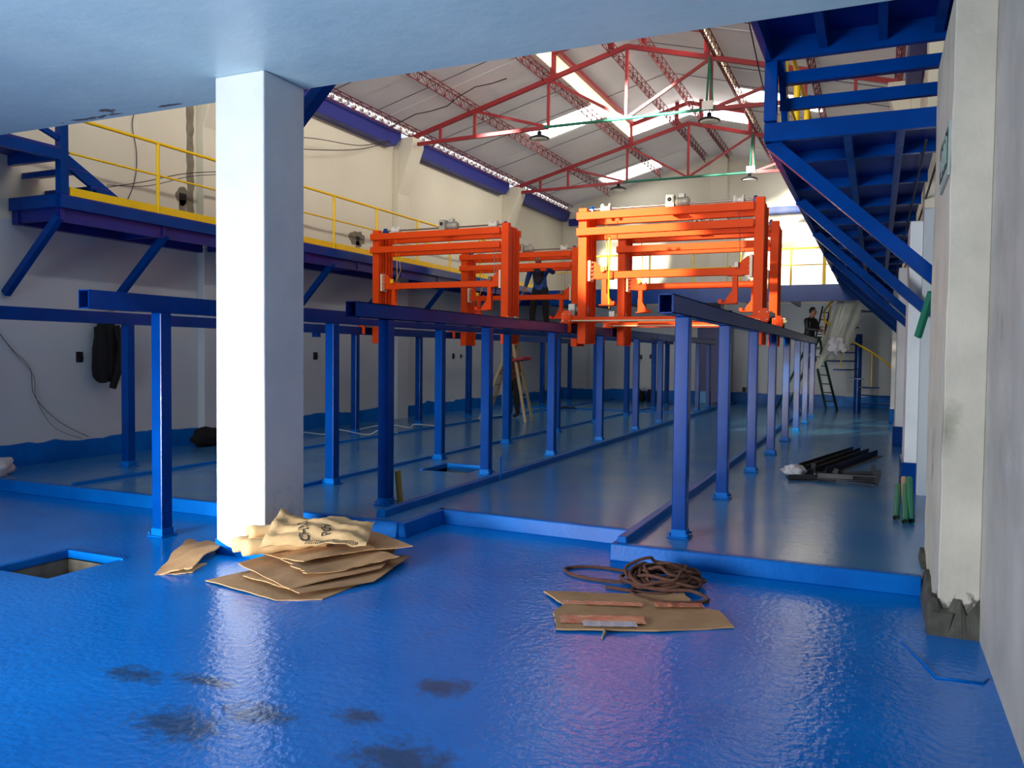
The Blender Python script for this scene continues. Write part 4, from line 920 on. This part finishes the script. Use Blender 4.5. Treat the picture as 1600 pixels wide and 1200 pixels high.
bracket((-.92, 10.05, .1), .15, .5, 'black steel bracket at front left of the small heap'); bracket((-.6, 10.1, .13), -.12, .62, 'black steel bracket in middle of the small heap')
bracket((-.62, 10.3, .12), -.55, .75, 'black steel bracket lying across the small heap'); bracket((-.45, 10.25, .15), .05, .42, 'black steel bracket at right end of the small heap')
bracket((-.98, 10.4, .1), .3, .3, 'short black bracket beside the white plastic lump')
blob('plastic_wrap', (-.88, 10.28, .12), (.13, .13, .12), 'paper', 'crumpled pale plastic wrap on top of the black brackets', 'plastic', 9, .3)
# tubes
for i, (x, y, dx, m_, l) in enumerate(((.19, 8.0, .03, 'tgreen', 'green cardboard tube leaning by second pier, leftmost'), (.26, 7.85, .02, 'tgreen', 'green cardboard tube leaning by second pier, middle'), (.27, 8.1, .0, 'cardedge', 'pale yellow tube leaning by second pier'), (.31, 7.9, .0, 'tgreen', 'green cardboard tube leaning by second pier, rightmost'))):
    t = thing('tube', (x, y, .1), l, 'tube', 'tubes leaning by the second pier'); b = MB()
    a = Vector((x, y, .12)); c = Vector((x+dx, y+.75, .30+.03*i)); b.tube([a, c], .028, 12, cap=False); b.tube([a, c], .022, 12, cap=False); b.build('wall', m_, t)
    MB().tube([a+(c-a)*.02, a+(c-a)*.03], .022, 12).build('dark_bore', 'iron', t)

# ------------------------------------------------------------ rope heap
rnd = random.Random(12); pts = []
cxr, cyr = -1.28, 5.42
for i in range(150):     # tangled coils
    a = i*.62+rnd.uniform(-.25, .25); r = .10+.13*abs(math.sin(i*.37))+rnd.uniform(-.02, .03)
    pts.append((cxr+.06*math.sin(i*.13)+r*math.cos(a)*1.05, cyr+.04*math.cos(i*.2)+r*math.sin(a)*.95, .012+(.16*(1-(r/.28)**1.5))*(.2+.8*(i % 37)/37)+rnd.uniform(0, .02)))
pts += [(-1.05, 5.2, .04), (-.93, 5.12, .012), (-1.15, 4.98, .012), (-1.38, 5.05, .012), (-1.42, 5.2, .012), (-1.3, 5.3, .012), (-1.18, 5.2, .012), (-1.3, 5.12, .012), (-1.6, 5.14, .012)]
pre = [(-1.42, 5.48, .03), (-1.62, 5.58, .012), (-1.85, 5.58, .012), (-2.0, 5.46, .012), (-1.9, 5.32, .012), (-1.7, 5.27, .012), (-1.5, 5.30, .02), (-1.38, 5.36, .05)]
P = [Vector((p[0], p[1], max(p[2], .012))) for p in pre+pts]; out = []
for i in range(len(P)-1):
    p0 = P[max(i-1, 0)]; p1 = P[i]; p2 = P[i+1]; p3 = P[min(i+2, len(P)-1)]
    for k in range(5):
        u = k/5; q = .5*((2*p1)+(-p0+p2)*u+(2*p0-5*p1+4*p2-p3)*u*u+(-p0+3*p1-3*p2+p3)*u**3); q.z = max(q.z, .012); out.append(q)
out.append(P[-1])
tag(MB().tube(out, .0115, 8).build('rope', 'rope'), 'tangled brown rope heap with one long loop on the blue floor', 'rope')

# ------------------------------------------------------------ cardboard
def cardsheet(name, poly, z, m, label, cat, th=.006, warp=.01, seed=1, group=None, n=14, tilt=(0, 0), parent=None):
    """thin sheet with given outline (xy), gently warped; subdivided fan-free grid by bmesh"""
    bm = bmesh.new(); vs = [bm.verts.new((x, y, 0)) for x, y in poly]; f = bm.faces.new(vs)
    if f.normal.z < 0: f.normal_flip()
    xs = [p[0] for p in poly]; ys_ = [p[1] for p in poly]; x0, x1, y0, y1 = min(xs), max(xs), min(ys_), max(ys_)
    for i in range(1, n):
        bmesh.ops.bisect_plane(bm, geom=bm.verts[:]+bm.edges[:]+bm.faces[:], plane_co=(x0+(x1-x0)*i/n, 0, 0), plane_no=(1, 0, 0))
        bmesh.ops.bisect_plane(bm, geom=bm.verts[:]+bm.edges[:]+bm.faces[:], plane_co=(0, y0+(y1-y0)*i/n, 0), plane_no=(0, 1, 0))
    rr = random.Random(seed); ph = [rr.uniform(0, 6) for _ in range(5)]
    for v in bm.verts:
        u, w = (v.co.x-x0)/(x1-x0), (v.co.y-y0)/(y1-y0)
        v.co.z = z+warp*(.5+.5*math.sin(u*4+ph[0]+w*2))+warp*.5*math.sin(w*7+ph[1]+u*3)*.5+warp*.15*math.sin(u*23+ph[2])+tilt[0]*u+tilt[1]*w
    bmesh.ops.solidify(bm, geom=bm.faces[:], thickness=th)
    b = MB(); bm.verts.index_update(); b.add([v.co.copy() for v in bm.verts], [tuple(x.index for x in f.verts) for f in bm.faces]); bm.free()
    o = b.build(name, m, parent)
    return tag(o, label, cat, group) if label else o
G = 'flattened cardboard pile by the column'
def torn(p, q, n=9, a=.012, seed=1):
    rr = random.Random(seed); p = Vector(p); q = Vector(q); d = q-p; nn = Vector((-d.y, d.x)).normalized()
    return [tuple(p+d*(i/n)+nn*rr.uniform(-a, a)) for i in range(n)]
def quad(pts, seed=0, a=.004): 
    r = []
    for i in range(len(pts)): r += torn(pts[i], pts[(i+1) % len(pts)], 6, a, seed*10+i)
    return r
cardsheet('cardboard_sheet', quad([(-4.06, 4.10), (-3.36, 3.97), (-3.12, 4.12), (-3.10, 4.9), (-3.75, 4.95)], 1), .004, 'card', 'bottom cardboard sheet of the pile sticking out front left', 'cardboard', seed=1, group=G, warp=.012)
cardsheet('cardboard_sheet', quad([(-3.85, 4.22), (-3.25, 4.06), (-3.02, 4.55), (-3.14, 5.2), (-3.9, 5.0)], 2), .030, 'card', 'second cardboard sheet up with its front edge in view', 'cardboard', seed=2, group=G, warp=.016)
cardsheet('cardboard_sheet', quad([(-4.02, 4.36), (-3.34, 4.08), (-3.08, 4.72), (-3.3, 5.3), (-3.95, 5.05)], 3), .058, 'card', 'third cardboard sheet with creased brown left corner', 'cardboard', seed=3, group=G, warp=.02)
cardsheet('cardboard_sheet', torn((-3.74, 4.46), (-3.36, 4.28), 12, .02, 5)+torn((-3.36, 4.28), (-3.05, 4.9), 10, .015, 6)+torn((-3.05, 4.9), (-3.6, 5.2), 6, .01, 7)+torn((-3.6, 5.2), (-3.74, 4.46), 6, .01, 8), .088, 'card', 'ragged torn cardboard sheet in the upper half of the pile', 'cardboard', seed=4, group=G, warp=.02)
cardsheet('cardboard_sheet', quad([(-3.95, 4.52), (-3.5, 4.42), (-3.28, 4.95), (-3.7, 5.2)], 5), .118, 'card', 'small flat cardboard piece beneath the paper sack', 'cardboard', seed=5, group=G, warp=.02)
cardsheet('cardboard_sheet', quad([(-3.9, 5.35), (-3.45, 4.78), (-3.10, 5.18), (-3.72, 5.50)], 6), .085, 'card', 'broad smooth cardboard sheet at right end of the pile', 'cardboard', seed=6, group=G, warp=.012, tilt=(.02, .02))
# cardboard rolls
def roll(p, q, r, label):
    t = thing('cardboard_roll', p, label, 'cardboard roll', 'cardboard rolls under the sack'); P = Vector(p); Q = Vector(q); n = 10
    path = [P.lerp(Q, k/n)+Vector((0, 0, .004*math.sin(k*1.7))) for k in range(n+1)]; rr = [r*(1+.05*math.sin(k*2.1)) for k in range(n+1)]
    b = MB(); b.tube(path, rr, 20, cap=False); b.tube(path, [x*.86 for x in rr], 20, cap=False)
    o = b.v; vs = b.v; m0 = 20*(n+1)
    b.f += [(i, (i+1) % 20, m0+(i+1) % 20, m0+i) for i in range(20)]; b.sm += [False]*20
    b.build('wrap', 'kraft', t)
roll((-3.98, 4.36, .180), (-3.65, 4.85, .185), .056, 'front kraft paper roll with open end under the sack')
roll((-4.12, 4.42, .175), (-3.75, 4.95, .175), .052, 'middle kraft paper roll with crumpled end by the column')
roll((-4.06, 4.50, .255), (-3.80, 4.95, .245), .045, 'rear kraft paper roll lying on top of the others')
# paper sack with print
t = thing('paper_sack', (-3.7, 4.75, .22), 'crumpled kraft paper sack with dark printed letters on top of pile', 'paper sack')
nu, nv = 30, 18; vs = []; rr = random.Random(3)
A_, B_, C_, D_ = Vector((-3.98, 4.78, .33)), Vector((-3.86, 4.38, .205)), Vector((-3.30, 4.86, .175)), Vector((-3.46, 5.22, .26))
for side in (0, 1):
    for j in range(nv+1):
        for i in range(nu+1):
            u, v = i/nu, j/nv; p = A_*(1-u)*(1-v)+B_*(1-u)*v+C_*u*v+D_*u*(1-v)
            puff = .05*(math.sin(PI*u)*math.sin(PI*v))**.6 if 0 < u < 1 and 0 < v < 1 else 0
            w = .010*math.sin(u*13+v*5)+.007*math.sin(v*19-u*9)+.005*math.sin(u*37+v*29)+rr.uniform(-.002, .002)
            lift = .06*math.exp(-((u)/.07)**2)*(1-v)
            vs.append(p+Vector((0, 0, (puff+w+lift) if side == 0 else -.03*math.sin(PI*u)*math.sin(PI*v)+w+lift)))
k = (nu+1)*(nv+1)
fs = [(j*(nu+1)+i, j*(nu+1)+i+1, (j+1)*(nu+1)+i+1, (j+1)*(nu+1)+i) for j in range(nv) for i in range(nu)]
fs2 = [tuple(x+k for x in f[::-1]) for f in fs]
o = MB().add(vs, fs+fs2, True).build('sack', 'kraft', t)
def sackpt(u, v):
    i, j = min(int(u*nu), nu-1), min(int(v*nv), nv-1); fu, fv = u*nu-i, v*nv-j; g = lambda a, c: Vector(vs[c*(nu+1)+a])
    return g(i, j)*(1-fu)*(1-fv)+g(i+1, j)*fu*(1-fv)+g(i, j+1)*(1-fu)*fv+g(i+1, j+1)*fu*fv
def sacktext(txt, u0, v0, du, dv, size, name='lettering'):
    cu = bpy.data.curves.new('t', 'FONT'); cu.body = txt; cu.size = 1; cu.offset = .02; ob = bpy.data.objects.new('t', cu); C.objects.link(ob)
    dg = bpy.context.evaluated_depsgraph_get(); dg.update(); me = bpy.data.meshes.new_from_object(ob.evaluated_get(dg)); bpy.data.objects.remove(ob)
    b = MB(); out = []
    for v in me.vertices:   # wrap the print on the sack surface
        x, y = v.co.x*size, v.co.y*size; u = u0+du[0]*x+dv[0]*y; w = v0+du[1]*x+dv[1]*y
        out.append(sackpt(max(0, min(.999, u)), max(0, min(.999, w)))+Vector((0, 0, .004)))
    b.add(out, [tuple(p.vertices) for p in me.polygons]); return b.build(name, 'ink', t)
sacktext('CHNZI', .46, .94, (-.2, -.9), (-.6, .1), .225)
sacktext('PCri', .64, .80, (-.15, -.85), (-.6, .1), .215)
b = MB()
for i in range(26):
    p = sackpt(.42+.5*i/26, .985); q = sackpt(.42+.5*(i+.5)/26, .93); b.bar(p+Vector((0, 0, .004)), q+Vector((0, 0, .004)), .003, .003)
b.build('stitching', 'ink', t)
# scrap at left of the column
cardsheet('cardboard_scrap', torn((-4.50, 4.08), (-4.28, 4.20), 9, .012, 3)+torn((-4.28, 4.20), (-4.58, 4.84), 6, .008, 4)+torn((-4.58, 4.84), (-4.98, 4.84), 7, .012, 5)+torn((-4.98, 4.84), (-4.50, 4.08), 8, .006, 6), .010, 'card', 'separate torn cardboard scrap lying left of the column foot', 'cardboard', seed=9, warp=.05, th=.01, tilt=(0, .03))
cardsheet('cardboard_scrap', torn((-4.46, 4.10), (-4.30, 4.22), 9, .012, 13)+torn((-4.30, 4.22), (-4.40, 4.46), 4, .006, 14)+torn((-4.40, 4.46), (-4.56, 4.30), 5, .008, 15), .003, 'cardedge', 'pale frayed cardboard layer under the scrap left of column', 'cardboard', seed=10, warp=.006)
# flat taped cardboard in front of the rope
t = thing('taped_cardboard', (-1.3, 4.75, 0), 'long flattened cardboard with clear and orange tape in front of rope', 'cardboard')
outl = torn((-1.92, 4.84), (-1.72, 4.64), 4, .004, 1)+torn((-1.72, 4.64), (-1.70, 4.45), 3, .01, 2)+torn((-1.70, 4.45), (-1.60, 4.22), 5, .015, 3)+torn((-1.60, 4.22), (-1.08, 4.44), 8, .008, 4)+torn((-1.08, 4.44), (-.70, 4.70), 6, .008, 5)+torn((-.70, 4.70), (-.83, 4.95), 4, .006, 6)+torn((-.83, 4.95), (-.98, 4.98), 3, .01, 7)+torn((-.98, 4.98), (-1.10, 5.22), 4, .012, 8)+torn((-1.10, 5.22), (-1.92, 4.84), 8, .006, 9)
base = cardsheet('board', outl, .012, 'card', None, None, th=.010, warp=.012, seed=21, n=20, parent=t)
def strip(a, c, w, z, m, name):
    a = Vector(a); c = Vector(c); d = c-a; n_ = Vector((-d.y, d.x, 0)).normalized(); n2 = 12; vs = []
    for i in range(n2+1):
        p = a+d*i/n2; zz = z-.007+.0012*math.sin(i*1.9); vs += [p+n_*w/2+Vector((0, 0, zz)), p-n_*w/2+Vector((0, 0, zz))]
    MB().add(vs, [(2*i, 2*i+1, 2*i+3, 2*i+2) for i in range(n2)]).build(name, m, t, solid=.001)
strip((-1.74, 4.66, 0), (-1.27, 4.83, 0), .07, .034, 'tape', 'tape'); strip((-1.63, 4.36, 0), (-1.18, 4.55, 0), .14, .034, 'tape', 'tape')
strip((-1.2, 4.86, 0), (-.93, 4.98, 0), .08, .034, 'tape', 'tape'); strip((-1.48, 4.33, 0), (-1.2, 4.45, 0), .085, .037, 'paper', 'white_label')
tag(MB().tube([(-1.36, 4.36, .01), (-1.335, 4.28, .012), (-1.325, 4.2, .008)], [.008, .01, .004], 6).build('twig', 'wood'), 'small stub lying just below the taped cardboard', 'debris')
